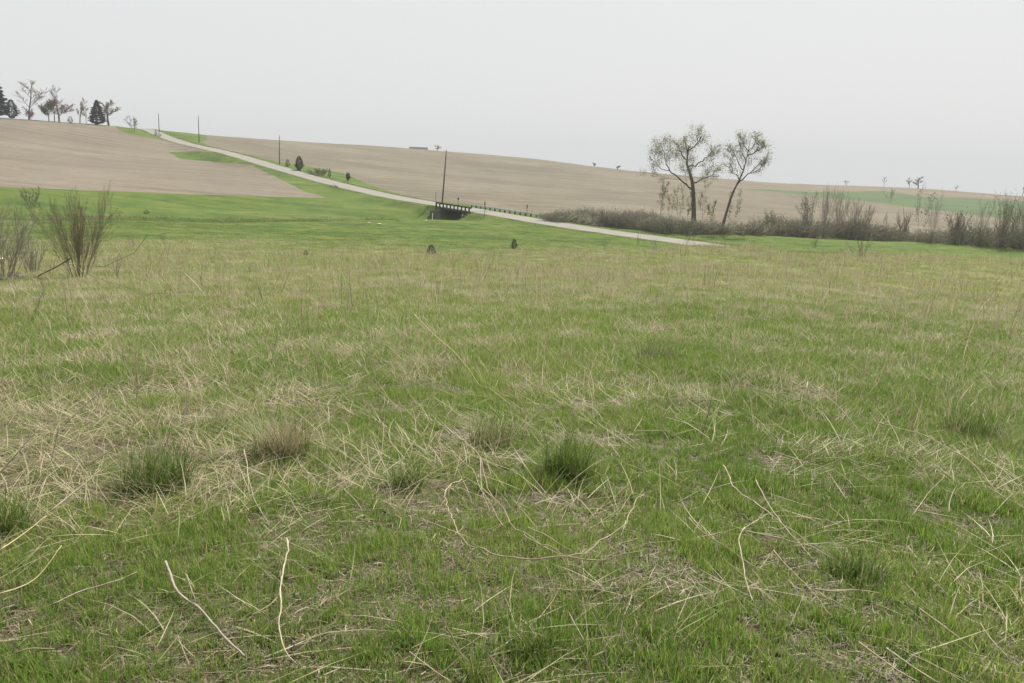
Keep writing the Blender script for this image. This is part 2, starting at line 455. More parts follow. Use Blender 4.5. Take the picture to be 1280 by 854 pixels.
def road_poly(s0, s1):
    ss = np.arange(s0, s1+.01, 4.0) if s1-s0 > 8 else np.array([s0, s1])
    if ss[-1] < s1-.5: ss = np.append(ss, s1)
    C = np.array([[np.interp(q, SR, ROAD[:, 0]), np.interp(q, SR, ROAD[:, 1])] for q in ss]); N = np.array([[np.interp(q, SR, RN[:, 0]), np.interp(q, SR, RN[:, 1])] for q in ss])
    e1 = HALF+(fbm(C[:, 0], C[:, 1], 7, 61, 3)-.5)[:, None]*1.3*(np.abs(ss-S_BR) > SPAN+2)[:, None]; e2 = HALF+(fbm(C[:, 0], C[:, 1], 7, 67, 3)-.5)[:, None]*1.3*(np.abs(ss-S_BR) > SPAN+2)[:, None]
    return np.vstack([C+N*e1, (C-N*e2)[::-1]])
ROADP = [road_poly(0, S_BR-SPAN), road_poly(S_BR+SPAN, SR[-1]-2)]
bcz = road_at(S_BR)[2]

pts, edges = [], []
def add_loop(P):
    i = len(pts); n = len(P); pts.extend([tuple(map(float, q)) for q in P]); edges.extend([(i+k, i+(k+1) % n) for k in range(n)])
for P in POLY.values(): add_loop(P)
for P in ROADP: add_loop(P)
for off in (HALF+.9, HALF+2.6, HALF+4.8, HALF+7, HALF+9.5):
    for sg in (-1, 1):
        for k in range(10, len(ROAD)): pts.append(tuple(ROAD[k, :2]+RN[k]*off*sg))
for q in np.arange(-SPAN-1, SPAN+1.01, .8):
    c0 = np.array([np.interp(S_BR+q, SR, ROAD[:, 0]), np.interp(S_BR+q, SR, ROAD[:, 1])])
    for o in np.arange(-14, 14.1, .9): pts.append(tuple(c0+bn*o))
for k in range(len(CREEKF)):
    tg = CREEKF[min(k+1, len(CREEKF)-1)]-CREEKF[max(k-1, 0)]; tg = tg/np.linalg.norm(tg); nn = np.array([-tg[1], tg[0]])
    if np.linalg.norm(CREEKF[k]-bc) < 15: continue
    for o in (-4, -2.4, -1.2, 0, 1.2, 2.4, 4): pts.append(tuple(CREEKF[k]+nn*o))
for q in np.arange(-SPAN-16, SPAN+16.01, 1.3):
    c0 = np.array([np.interp(S_BR+q, SR, ROAD[:, 0]), np.interp(S_BR+q, SR, ROAD[:, 1])])
    for o_ in np.arange(-34, -14.5, 1.5): pts.append(tuple(c0+bn*o_))
    for o_ in np.arange(-14, -HALF-.8, .9):
        if abs(q) > SPAN+1.2: pts.append(tuple(c0+bn*o_))
rows = np.concatenate([np.geomspace(.5, 30, 105), np.geomspace(30.7, 760, 150), np.geomspace(800, 1500, 9)])
rg = np.random.RandomState(4)
for r in rows:
    if r < 780: a = np.concatenate([np.arange(-42, 42.01, .75 if r > 4 else 1.5), np.arange(-88, -44, 4), np.arange(46, 90, 4), np.arange(-180, -90, 12 if r < 200 else 20), np.arange(92, 178, 12 if r < 200 else 20)])
    else: a = np.arange(-180, 179, 4.0)
    a = R(1)*(a+rg.uniform(-.22, .22, len(a)))
    rr = r*(1+rg.uniform(-.006, .006, len(a)))
    pts.extend(zip((rr*np.sin(a)).tolist(), (rr*np.cos(a)).tolist()))
cdt = delaunay_2d_cdt([Vector(p) for p in pts], edges, [], 0, 1e-4)
GV = np.array([tuple(v) for v in cdt[0]]); GF = np.array([tuple(f) for f in cdt[2]])
GZ = height(GV[:, 0], GV[:, 1])
def inside(P, x, y):
    c = np.zeros(len(x), bool); j = len(P)-1
    for i in range(len(P)):
        xi, yi, xj, yj = P[i, 0], P[i, 1], P[j, 0], P[j, 1]
        if yi != yj:
            m = ((yi > y) != (yj > y)) & (x < (xj-xi)*(y-yi)/(yj-yi)+xi); c ^= m
        j = i
    return c
cx, cy = GV[GF].mean(1).T
region = np.zeros(len(GF), int)
for k, key in enumerate(['tilled_left', 'tilled_mid', 'tilled_far', 'crop']):
    region[(region == 0) & inside(POLY[key], cx, cy)] = k+1
for P in ROADP: region[inside(P, cx, cy)] = 5

# where the dry old-field grass ends and the green meadow begins
_bt = [(-300, 296), (0, 303), (150, 303), (300, 305), (450, 311), (560, 318), (680, 318), (780, 318), (900, 311), (1000, 318), (1120, 321), (1280, 326), (1500, 332)]
_bth, _bD = [], []
for q in _bt:
    p_ = spot(*q); _bth.append(math.atan2(p_[0], p_[1])); _bD.append(min(np.hypot(p_[0], p_[1]), 108))
def dryness(x, y):
    D = np.hypot(x, y); b = pchip(_bth, _bD, np.arctan2(x, y))
    n = (fbm(x, y, 9, 21, 4)-.5)*34+(fbm(x, y, 2.2, 23, 3)-.5)*14
    return 1-sstep(b-26, b+26, D+n*1.3)
def sedge(x, y):
    k = np.hypot(x, y) < 250; r = np.zeros(len(x))
    d, i, _ = near_line(x[k], y[k], CREEKF)
    lim = np.where(i < np.searchsorted(SC, _c[4]), 2.2, 3.2)
    r[k] = (1-sstep(lim*.5, lim*1.3, d+(fbm(x[k], y[k], 4, 31, 3)-.5)*5))*sstep(.3, .6, fbm(x[k], y[k], 14, 33, 3)+.12)
    return r
def region_obj(name, ids, mat, label=None):
    f = GF[np.isin(region, ids)]
    u, inv = np.unique(f, return_inverse=True)
    V = np.column_stack([GV[u], GZ[u]])
    at = []
    if mat is M_TURF:
        D = np.hypot(V[:, 0], V[:, 1])
        at = [('dry', 'FLOAT', dryness(V[:, 0], V[:, 1])), ('faraway', 'FLOAT', sstep(18, 55, D)), ('sedge', 'FLOAT', sedge(V[:, 0], V[:, 1]))]
    if mat is M_ROAD:
        d, i, tt = near_line(V[:, 0], V[:, 1], ROAD[:, :2])
        side = ((V[:, :2]-ROAD[i, :2])*RN[i]).sum(1)
        at = [('lat', 'FLOAT', np.clip(side/HALF/2+.5, 0, 1))]
    me = mesh_np(name, V, inv.reshape(f.shape), mat, attrs=at, smooth=True)
    o = link(name, me); o['kind'] = 'structure'
    if label: o['label'] = label
    return o
region_obj('ground', [0], M_TURF, 'rough grassy ground sloping down to the green meadow')
region_obj('tilled_field', [1], M_TILL[0], 'bare tilled field rising to the tree line at the left')
region_obj('tilled_field', [2], M_TILL[1], 'bare tilled hillside right of the road')
region_obj('tilled_field', [3], M_TILL[2], 'pale tilled field along the far ridge at the right')
region_obj('crop_field', [4], M_CROP, 'green strip of young crop on the far hill at the right')
region_obj('gravel_road', [5], M_ROAD, 'pale gravel road running down the hill and over the bridge')
# ------------------------------------------------------------------ materials of the things
M_BARK = simple('bark_dark', (.065, .058, .048), (.145, .13, .108), 8, .95, .03)
M_BARK2 = simple('bark_grey', (.085, .075, .06), (.17, .15, .125), 9, .95, .02)
M_TWIG = simple('twig_grey', (.225, .21, .165), (.35, .325, .26), 5, .9)
M_TWIGP = simple('twig_pale', (.22, .205, .17), (.33, .31, .26), 5, .9)
M_TWIGR = simple('twig_reddish', (.155, .125, .10), (.25, .20, .165), 5, .9)
M_TWIGY = simple('twig_olive', (.15, .13, .085), (.235, .205, .14), 5, .9)
M_LEAFY = simple('young_leaf_yellow', (.17, .18, .07), (.26, .265, .12), 3, .7, transl=.45)
M_LEAFG = simple('young_leaf_green', (.10, .12, .04), (.16, .175, .07), 3, .7, transl=.3)
M_BUD = simple('bud_reddish', (.22, .12, .13), (.30, .17, .17), 3, .8, transl=.2)
M_NEEDLE = simple('needle_dark', (.012, .02, .016), (.045, .058, .042), 3, .9)
M_NEEDLEB = simple('needle_blue', (.04, .052, .055), (.085, .10, .105), 3, .9)
M_NEEDLEO = simple('needle_olive', (.035, .045, .02), (.085, .09, .04), 3, .9)
M_POLE = simple('pole_wood', (.085, .065, .05), (.15, .12, .095), 7, .9, .01)
M_CERAM = simple('insulator_ceramic', (.25, .24, .23), (.35, .34, .33), 9, .4)
M_STEEL = simple('guardrail_steel', (.42, .44, .44), (.56, .58, .58), 2, .5, .004, .4, .15)
M_RUST = simple('weathered_rail', (.075, .07, .062), (.15, .14, .125), 2, .75)
M_POSTW = simple('guard_post_wood', (.04, .034, .028), (.085, .072, .058), 4, .9)
M_CONC = simple('bridge_concrete', (.085, .085, .075), (.15, .145, .13), 1.2, .9, .02)
M_DECK = simple('bridge_gravel_deck', (.165, .162, .147), (.225, .22, .20), 2, .95, .02)
M_YEL = simple('marker_yellow', (.55, .38, .04), (.66, .47, .06), 4, .6)
M_BLK = simple('marker_black', (.02, .02, .02), (.035, .035, .035), 4, .6)
M_WHITE = simple('post_white', (.68, .68, .66), (.8, .8, .78), 4, .6)
M_STONE = simple('stone_pale', (.42, .40, .36), (.58, .56, .51), 5, .9, .02)
M_STEM = simple('dead_stem', (.22, .175, .12), (.37, .305, .215), 18, .8, .002)
M_STEMP = simple('dead_stem_pale', (.24, .205, .15), (.42, .365, .28), 18, .8, .002)
M_STEMD = simple('dead_stem_grey', (.19, .155, .125), (.34, .29, .235), 22, .85, .003)
M_STRAW = simple('straw_yellow', (.38, .31, .16), (.50, .42, .24), 14, .7, .002)
M_ROOF = simple('shed_roof', (.05, .065, .068), (.08, .095, .095), 1, .98, spec=0)
M_WALL = simple('shed_wall', (.06, .08, .075), (.09, .11, .10), 1, .95)

RNG = np.random.RandomState(7)
def unit(v): return v/(np.linalg.norm(v)+1e-9)
def rnd_dir(rg): return unit(rg.normal(size=3))

def limb(mb, p, d, L, r0, r1, rg, wig=.12, up=.1, n=5, seg=4):
    P = [np.array(p, float)]; d = unit(np.array(d, float))
    for k in range(seg):
        d = unit(d+rg.normal(size=3)*wig+np.array([0, 0, up])); P.append(P[-1]+d*L/seg)
    mb.tube(P, np.linspace(r0, r1, seg+1), n, cap=False)
    return np.array(P), d

def branch_out(mb, P, r, rg, levels, nchild, ratio, spread, tips, wig=.15, up=.06, start=.3, minr=.012, twigs=None):
    """side branches along polyline P, down to twigs; collects twig ends in tips"""
    L = np.linalg.norm(np.diff(P, axis=0), axis=1).sum()
    for k in range(nchild):
        t = start+(1-start)*(k+rg.rand())/nchild
        f = t*(len(P)-1); i = min(int(f), len(P)-2); p = P[i]+(P[i+1]-P[i])*(f-i); ax = unit(P[i+1]-P[i])
        d = unit(ax*math.cos(spread)+unit(np.cross(ax, rnd_dir(rg)))*math.sin(spread)*rg.uniform(.7, 1.2))
        l = L*ratio*rg.uniform(.6, 1.2)*(1.15-.5*t); rr = max(r*(1-.6*t)*.55, minr)
        last = levels <= 1
        Q, dd = limb(twigs if (last and twigs is not None) else mb, p, d, l, rr, max(rr*.35, minr*.6), rg, wig, up, 3 if rr < .05 else 4, 3)
        if last: tips.append((Q[-1], dd)); tips.append((Q[-2], dd))
        else: branch_out(mb, Q, rr, rg, levels-1, max(3, nchild-1), ratio*.97, spread, tips, wig, up, .25, minr, twigs)
    tips.append((P[-1], unit(P[-1]-P[-2])))

def leaves(tips, per, size, rg, spread=.35, name='crown', mat=None, flat=0.0):
    """small leaf faces scattered round the twig ends"""
    T = np.array([t_[0] for t_ in tips]); n = len(T)*per
    C = np.repeat(T, per, 0)+rg.normal(size=(n, 3))*spread
    A = rg.normal(size=(n, 3)); A /= np.linalg.norm(A, axis=1)[:, None]
    B = np.cross(A, rg.normal(size=(n, 3))); B /= np.linalg.norm(B, axis=1)[:, None]
    s = size*rg.uniform(.5, 1.3, (n, 1))
    V = np.stack([C-A*s, C+B*s*.5, C+A*s, C-B*s*.5], 1).reshape(-1, 3)
    return mesh_np(name, V, np.arange(n*4).reshape(n, 4), mat)

def local_px(pts, base, mpp):
    """photo pixels relative to a base pixel -> local x, z metres, allowing for the tilt of the camera"""
    c, s = math.cos(ROLL), math.sin(ROLL)
    return [np.array([((x-base[0])*c-(base[1]-y)*s)*mpp, 0, ((x-base[0])*s+(base[1]-y)*c)*mpp]) for x, y in pts]
def frame_at(px, py, D=None):
    P = spot(px, py) if D is None else at_depth(px, py, D)
    D = math.hypot(P[0], P[1]); P[2] = H(P[0], P[1])
    return P, D, D/FPX*1.03, -math.atan2(P[0], P[1])

# ------------------------------------------------------------------ the two tall trees by the creek
def tall_tree(label, base_px, D, limbs, seed, leaf, nleaf, kids, minr, yspread=.35):
    rg = np.random.RandomState(seed)
    P, D, mpp, rz = frame_at(base_px[0], base_px[1], D)
    root = empty('cottonwood_tree', P-np.array([0, 0, .15]), label, 'tree', None, rz)
    tr, cr, tips = MB(), MB(), []
    for k, (px, r0, r1) in enumerate(limbs):
        Q = np.array(local_px(px, base_px, mpp))
        dep = rg.uniform(-1, 1)*yspread if k else 0
        ln = np.concatenate([[0], np.cumsum(np.linalg.norm(np.diff(Q, axis=0), axis=1))])
        Q[:, 1] = dep*ln+(rg.rand(len(Q))-.5)*.3*(ln > 0)
        if k:
            Q[0] = tr_pts[np.argmin(np.linalg.norm(tr_pts[:, [0, 2]]-Q[0][[0, 2]], axis=1))]
        tt = np.linspace(0, 1, 3*len(Q)); Qs = np.array([pchip(np.linspace(0, 1, len(Q)), Q[:, a], tt) for a in range(3)]).T
        if k: Qs[1:-1] += rg.normal(size=(len(Qs)-2, 3))*.10
        if not k: tr_pts = Qs
        else: tr_pts = np.vstack([tr_pts, Qs])
        rad = r0+(r1-r0)*tt**.8
        if not k: rad[0] *= 1.35
        tr.tube(Qs, rad, 8 if r0 > .2 else 6)
        branch_out(tr, Qs, r1*1.6, rg, 4, kids, .46 if k else .30, .72, tips, .10, .10, .42 if k == 0 else .22, minr, cr)
    o = tr.build('trunk', M_BARK, root, True)
    cr.build('crown', M_TWIGP, root)['kind'] = 'stuff'
    if leaf:
        tp = [t_ for t_ in tips if t_[0][2] > 5.0]
        cells, sel = {}, []
        for i in rg.permutation(len(tp)):                  # spread the leaves evenly through the crown
            key = tuple((tp[i][0]/.75).astype(int)); cells[key] = cells.get(key, 0)+1
            if cells[key] <= 8 and len(sel) < nleaf: sel.append(tp[i])
        link('young_leaves', leaves(sel, 4, .10, rg, .42, 'young_leaves', leaf), root)['kind'] = 'stuff'
    return root
tall_tree('broad cottonwood with pale new leaves, left of the two tall trees by the creek', (868, 281), 166,
  [([(868, 281), (867.5, 268), (866.5, 246), (864.5, 225), (860, 209), (857, 200), (858, 184), (860.5, 181)], .62, .06),
   ([(865, 232), (862, 229), (850.6, 219), (840, 211), (834, 203), (830, 192), (828, 184)], .22, .05),
   ([(864.5, 226), (869, 222), (875, 218.5), (886, 214), (889, 208)], .17, .04),
   ([(858, 203), (866, 203), (874, 197), (882.5, 190), (886, 184)], .17, .04),
   ([(857.5, 197), (850, 190), (846, 180), (845, 187)], .15, .04),
   ([(858, 187), (866, 180), (872, 170), (871, 177)], .14, .035),
   ([(838, 209), (828, 206), (820, 198), (820, 191)], .09, .03),
   ([(858, 190), (855, 178), (854, 184)], .12, .035)], 21, M_LEAFY, 14000, 7, .017)
tall_tree('slender nearly bare cottonwood leaning right, right of the two tall trees', (902, 284), 164,
  [([(902, 284), (904, 273), (907.8, 256), (912.5, 238), (920, 221), (924, 209), (926.5, 197), (929.5, 177)], .34, .04),
   ([(917, 227), (924, 220.5), (931, 214), (937, 208), (943, 200), (942, 199)], .15, .035),
   ([(923, 211), (917, 202), (912, 192), (910, 188)], .11, .03),
   ([(926.5, 197), (934, 190), (940, 181), (941, 182)], .11, .03),
   ([(928, 190), (923, 182), (920, 181)], .09, .03),
   ([(926, 200), (919, 189), (916, 176)], .08, .03),
   ([(928, 190), (935, 180), (936, 170)], .08, .03),
   ([(920, 221), (911, 210), (907, 198)], .09, .03),
   ([(931, 214), (942, 209), (944, 203)], .08, .03),
   ([(934, 190), (944, 184), (943, 182)], .08, .03)], 33, M_LEAFY, 1100, 7, .016)

# ------------------------------------------------------------------ generic plants
def sapling(name, label, cat, px, py, hpx, wpx, seed, stems=1, bark=None, twig=None, leaf=None, per=2, lsize=.1, group=None, D=None, lean=0.0, kids=6, levels=2, minr=.012, fan=.5, lift=0.0, r0=None, lmax=420):
    """small tree or many-stemmed shrub: stems (parts trunk), crown of twigs, young leaves"""
    rg = np.random.RandomState(seed)
    P, D, mpp, rz = frame_at(px, py, D)
    hh, ww = hpx*mpp, wpx*mpp/2
    root = empty(name, P-np.array([0, 0, .05]), label, cat, group, rz)
    tr, cr, tips, stl = MB(), MB(), [], []
    r = r0 or hh*.0115/max(1, stems**.35)+.012
    for k in range(stems):
        a = rg.uniform(0, 2*math.pi); q = (k+.5)/stems if stems > 1 else 0
        o = np.array([math.cos(a), math.sin(a), 0])*min(.42, ww*.32)*q
        d = np.array([math.cos(a)*fan*q+lean, math.sin(a)*fan*q, 1.0])
        L = hh*rg.uniform(.72, .98)/max(.75, unit(d)[2])
        sm = MB() if stems > 1 else tr
        if stems > 1: stl.append(sm)
        Q, dd = limb(sm, o, d, L*.8, r*rg.uniform(.7, 1.1), r*.35, rg, .13 if stems > 1 else .06, .05, 5, 6)
        branch_out(tr, Q, r*.8, rg, levels, kids, .42 if stems == 1 else .34, 0.62, tips, .10, .15, .28 if stems == 1 else .22, minr, cr)
    tv = np.array(cr.v); ext = np.percentile(np.abs(tv[:, 0]-lean*tv[:, 2]), 97)
    top = np.percentile(tv[:, 2], 99.5); sx, sz = ww/ext, hh/top
    for m in (tr, cr):
        if not m.v: continue
        A = np.array(m.v); A *= np.array([sx, sx, sz]); m.v = [tuple(v) for v in A]
    tips = [(t_[0]*np.array([sx, sx, sz]), t_[1]) for t_ in tips]
    if stems == 1: tr.build('trunk', bark or M_BARK2, root, True)
    else:
        for st_ in stl:
            st_.v = [tuple(v) for v in np.array(st_.v)*np.array([sx, sx, sz])]; st_.build('stem', bark or M_BARK2, root, True)
        if tr.v: cr.f += [tuple(i+len(cr.v) for i in f) for f in tr.f]; cr.v += tr.v
    cr.build('crown' if stems == 1 else 'twigs', twig or M_TWIG, root)['kind'] = 'stuff'
    if leaf: link('young_leaves', leaves([tips[i] for i in rg.choice(len(tips), min(len(tips), lmax), False)], per, lsize, rg, ww*.10+.05, 'young_leaves', leaf), root)['kind'] = 'stuff'
    return root

def conifer(label, px, py, hpx, wpx, seed, mat, D=None, name='conifer_tree', cat='conifer', bare=.04, group=None, round_=.0, n=None):
    rg = np.random.RandomState(seed)
    P, D, mpp, rz = frame_at(px, py, D); hh, ww = hpx*mpp, wpx*mpp/2
    root = empty(name, P-np.array([0, 0, .05]), label, cat, group, rz)
    tr = MB(); tr.tube([(0, 0, 0), (0, 0, hh*.5), (0, 0, hh*.97)], [hh*.022+.02, hh*.013+.01, .01], 6); tr.build('trunk', M_BARK, root, True)
    n = int((n or 900)*1.5)
    z = bare+(1-bare)*rg.rand(n)**.85
    prof = (1-z)**(.75-.3*round_)*np.clip((z-bare)/(.10+.2*round_), .25, 1)
    lump = .72+.5*fbm(np.cos(np.arange(n)), z*6, .5, seed, 2)
    a = rg.uniform(0, 2*math.pi, n); whorl = .8+.2*np.cos(z*hh/(hh*.085)*2*math.pi)
    rr = ww*prof*lump*whorl*(.45+.55*np.sqrt(rg.rand(n)))*1.15
    C = np.stack([np.cos(a)*rr, np.sin(a)*rr, z*hh], 1)
    O = np.stack([np.cos(a), np.sin(a), -.25+rg.normal(size=n)*.3], 1); O /= np.linalg.norm(O, axis=1)[:, None]
    S = np.cross(O, rg.normal(size=(n, 3))); S /= np.linalg.norm(S, axis=1)[:, None]
    L = (.10*hh*(1-.5*z)*rg.uniform(.6, 1.3, n))[:, None]*(ww/hh*2)**.5
    V = np.stack([C-O*L*.6, C+S*L*.33, C+O*L*.7, C-S*L*.33], 1).reshape(-1, 3)
    V[:, 2] = np.clip(V[:, 2], .02, hh)
    link('crown', mesh_np('crown', V, np.arange(n*4).reshape(n, 4), mat), root)['kind'] = 'stuff'
    return root

# hilltop trees at the left
conifer('tall dark spruce cut off by the left edge of the view, on the hilltop', -6, 146, 44, 31, 1, M_NEEDLE, D=412, n=1500)
conifer('low grey blue spruce on the hilltop beside the tall dark spruce', 15, 147.5, 19, 18, 2, M_NEEDLEB, D=414, n=1000, round_=.6)
sapling('bare_tree', 'tallest bare tree on the hilltop, forked, right of the spruces', 'tree', 36, 147.5, 40, 34, 3, 1, M_BARK2, M_TWIG, None, D=412, kids=11, levels=3, minr=.026)
sapling('flowering_shrub', 'pinkish flowering shrub at the foot of the tallest hilltop tree', 'shrub', 39, 148, 13, 12, 4, 4, M_BARK2, M_TWIGR, M_BUD, 2, .25, D=411, minr=.03)
sapling('small_tree', 'small dark reddish tree with a dense crown on the hilltop', 'tree', 61, 149, 19, 17, 5, 1, M_BARK, M_TWIGR, M_NEEDLEO, 3, .28, D=414, minr=.026, kids=11, levels=3)
sapling('bare_tree', 'upright thin bare tree behind the small dark reddish tree on the hilltop', 'tree', 68, 149.5, 37, 15, 6, 1, M_BARK2, M_TWIG, None, D=424, minr=.026, kids=12, levels=3)
sapling('flowering_tree', 'pink tinged spreading tree between two dark shrubs on the hilltop', 'tree', 74, 150, 24, 26, 7, 1, M_BARK, M_TWIGR, M_BUD, 1, .22, D=414, minr=.026, kids=13, fan=.8, levels=3)
conifer('small round dark bush standing alone on the hilltop', 88, 151.5, 7, 7.5, 8, M_NEEDLEO, D=416, name='round_bush', cat='bush', round_=1.0, n=350, bare=.0)
sapling('bare_tree', 'pale thin bare tree left of the dark cone shaped conifer', 'tree', 100, 152.5, 26, 14, 9, 2, M_BARK2, M_TWIG, None, D=420, minr=.026, kids=12, levels=3)
sapling('bare_tree', 'faint small bare tree just left of the cone shaped conifer', 'tree', 108, 153, 17, 9, 19, 1, M_TWIG, M_TWIG, None, D=424, minr=.026, kids=10, levels=3)
conifer('dark cone shaped conifer with a sharp top on the hilltop', 122, 154.5, 26, 20, 10, M_NEEDLE, D=420, n=1500)
sapling('bare_tree', 'rounded grey bare tree right of the cone shaped conifer', 'tree', 136, 155.5, 27, 26, 11, 1, M_BARK2, M_TWIG, None, D=424, minr=.026, kids=13, levels=3)
sapling('roadside_bush', 'pale leafless bush at the hilltop beside the road', 'bush', 168, 165, 17, 16, 12, 6, M_TWIG, M_TWIG, M_LEAFG, 1, .2, D=405, minr=.028)
conifer('tiny dark cedar at the road crest on the hilltop', 194.5, 162.5, 7, 4, 13, M_NEEDLE, D=412, name='cedar_tree', cat='cedar', n=260)
conifer('low dark bush beside the tiny cedar at the road crest', 199, 163.5, 4, 6, 14, M_NEEDLEO, D=410, name='round_bush', cat='bush', n=200, round_=1, bare=0)

# roadside bushes on the bank right of the road
conifer('dark dense roadside cedar on the bank right of the road', 374, 213, 16.5, 13, 15, M_NEEDLEO, name='cedar_tree', cat='cedar', round_=.9, n=1100, bare=0)
conifer('smaller dark cedar left of the dense roadside cedar', 359.5, 208.5, 9, 7, 16, M_NEEDLEO, name='cedar_tree', cat='cedar', round_=.6, n=420)
conifer('little upright dark cedar on the grassy road bank', 412, 222, 11, 5, 17, M_NEEDLEO, name='cedar_tree', cat='cedar', round_=.5, n=380)
sapling('roadside_bush', 'small reddish brown bush nearest the bridge on the road bank', 'bush', 434, 228.5, 11, 5, 18, 5, M_TWIG, M_TWIGR, M_NEEDLEO, 2, .18, minr=.03)
sapling('roadside_bush', 'low grey green bush in the middle of the road bank', 'bush', 397, 219, 7, 22, 20, 9, M_TWIG, M_TWIG, M_LEAFG, 2, .2, minr=.025, fan=1.2)
sapling('roadside_bush', 'low brown bush between the dense cedar and the little cedar', 'bush', 404, 222, 6, 16, 27, 8, M_TWIG, M_TWIGY, None, 2, .2, minr=.025, fan=1.2)
sapling('roadside_bush', 'brownish low scrub on the near slope below the road', 'bush', 420, 236, 6, 14, 28, 8, M_TWIG, M_TWIGR, None, minr=.02, fan=1.3)

# distant trees and farm on the skyline
sapling('distant_tree', 'small round tree right of the farm shed on the middle ridge', 'tree', 547, 192, 6, 7, 22, 1, M_BARK2, M_TWIG, M_LEAFG, 2, .3, D=575, minr=.05)
sapling('distant_tree', 'tiny tree left of two on the bare middle ridge', 'tree', 743.5, 211, 4.5, 5, 23, 1, M_BARK2, M_TWIG, M_LEAFG, 2, .3, D=560, minr=.05)
sapling('distant_tree', 'tiny tree right of two on the bare middle ridge', 'tree', 772, 214, 4, 6, 24, 1, M_BARK2, M_TWIG, M_LEAFG, 2, .3, D=560, minr=.05)
sapling('distant_tree', 'left of a close pair of round bare trees on the far ridge', 'tree', 1136.5, 238.5, 11.5, 9, 25, 1, M_BARK2, M_TWIG, None, D=640, minr=.07, kids=8)
sapling('distant_tree', 'right and darker of a close pair of bare trees on the far ridge', 'tree', 1147, 239, 13, 11, 26, 1, M_BARK, M_TWIG, None, D=640, minr=.08, kids=9)
sapling('distant_tree', 'thin upright tree on the ridge left of the close pair', 'tree', 1104.5, 236, 11, 5, 29, 1, M_TWIG, M_TWIG, None, D=640, minr=.045)
sapling('distant_tree', 'small lone tree right of the close pair on the far ridge', 'tree', 1194.5, 240.5, 6.5, 5, 30, 1, M_BARK2, M_TWIG, None, D=650, minr=.05)
sapling('distant_tree', 'faint low tree on the ridge above the multi stemmed trees', 'tree', 1058, 231.5, 6, 8, 31, 1, M_TWIG, M_TWIG, None, D=640, minr=.04)
sapling('distant_tree', 'dark tree on the far ridge at the right edge of the view', 'tree', 1277.5, 248, 11, 8, 32, 1, M_BARK, M_TWIG, M_NEEDLEO, 1, .3, D=650, minr=.06)
sapling('distant_tree', 'hazy grey clump of trees in the far green crop strip', 'tree', 1112, 254.5, 15, 15, 34, 4, M_TWIG, M_TWIG, None, D=430, minr=.026, kids=9)
P, D, mpp, rz = frame_at(528, 191, 575)
P = at_depth(523, 189.6, 575)
shed = empty('farm_shed', P-np.array([0, 0, .6]), 'low dark farm shed just showing over the middle ridge', 'shed', None, rz)
m = MB(); m.box((0, 0, 1.0), (11.5, 6, 2.0), bev=.05); m.build('wall', M_WALL, shed)
m = MB()
for sg in (-1, 1):
    a = np.array([[-6.1, sg*3.5, 1.9], [6.1, sg*3.5, 1.9], [6.1, 0, 3.3], [-6.1, 0, 3.3]])
    for dz in (0, .12): m.quad(*(a+np.array([0, 0, dz])))
    m.quad(a[0], a[1], a[1]+[0, 0, .12], a[0]+[0, 0, .12])
m.build('roof', M_ROOF, shed)
m = MB(); m.box((-2.0, -3.03, .9), (2.6, .08, 1.8)); m.build('door', M_ROOF, shed)

# ------------------------------------------------------------------ utility poles along the road
def utility_pole(label, px, py, top, D=None, lean=0.0):
    P, D, mpp, rz = frame_at(px, py, D)
    root = empty('utility_pole', P-np.array([0, 0, .3]), label, 'utility pole', 'utility poles along the gravel road', rz)
    hh = (py-top)*mpp+.3
    tx = lean*hh
    m = MB(); m.tube([(0, 0, 0), (tx*.5, 0, hh*.5), (tx, 0, hh)], [.19, .16, .125], 8); m.build('pole', M_POLE, root, True)
    m = MB(); m.tube([(tx, 0, hh), (tx, 0, hh+.08), (tx, 0, hh+.1), (tx, 0, hh+.25), (tx, 0, hh+.32)], [.03, .03, .08, .075, .04], 7); m.build('insulator', M_CERAM, root, True)
    m = MB(); m.tube([(tx*.93, -.14, hh*.93), (tx*.93, -.36, hh*.95)], [.025, .02], 5); m.tube([(tx*.93, -.36, hh*.94), (tx*.93, -.36, hh*.965)], [.06, .05], 7); m.build('side_insulator', M_CERAM, root, True)
utility_pole('nearest utility pole, leaning slightly right, beside the bridge', 552.5, 257.5, 194.5, 196, .055)
utility_pole('second utility pole, upright against the tilled hillside left of the dark cedar', 349.5, 202, 168.5, 318, .0)
utility_pole('third utility pole, small against the sky beside the green verge at the crest', 249, 180, 151.5, 395, .0)
utility_pole('farthest utility pole, faintest, at the crest where the road disappears', 199, 165, 145, 428, .0)

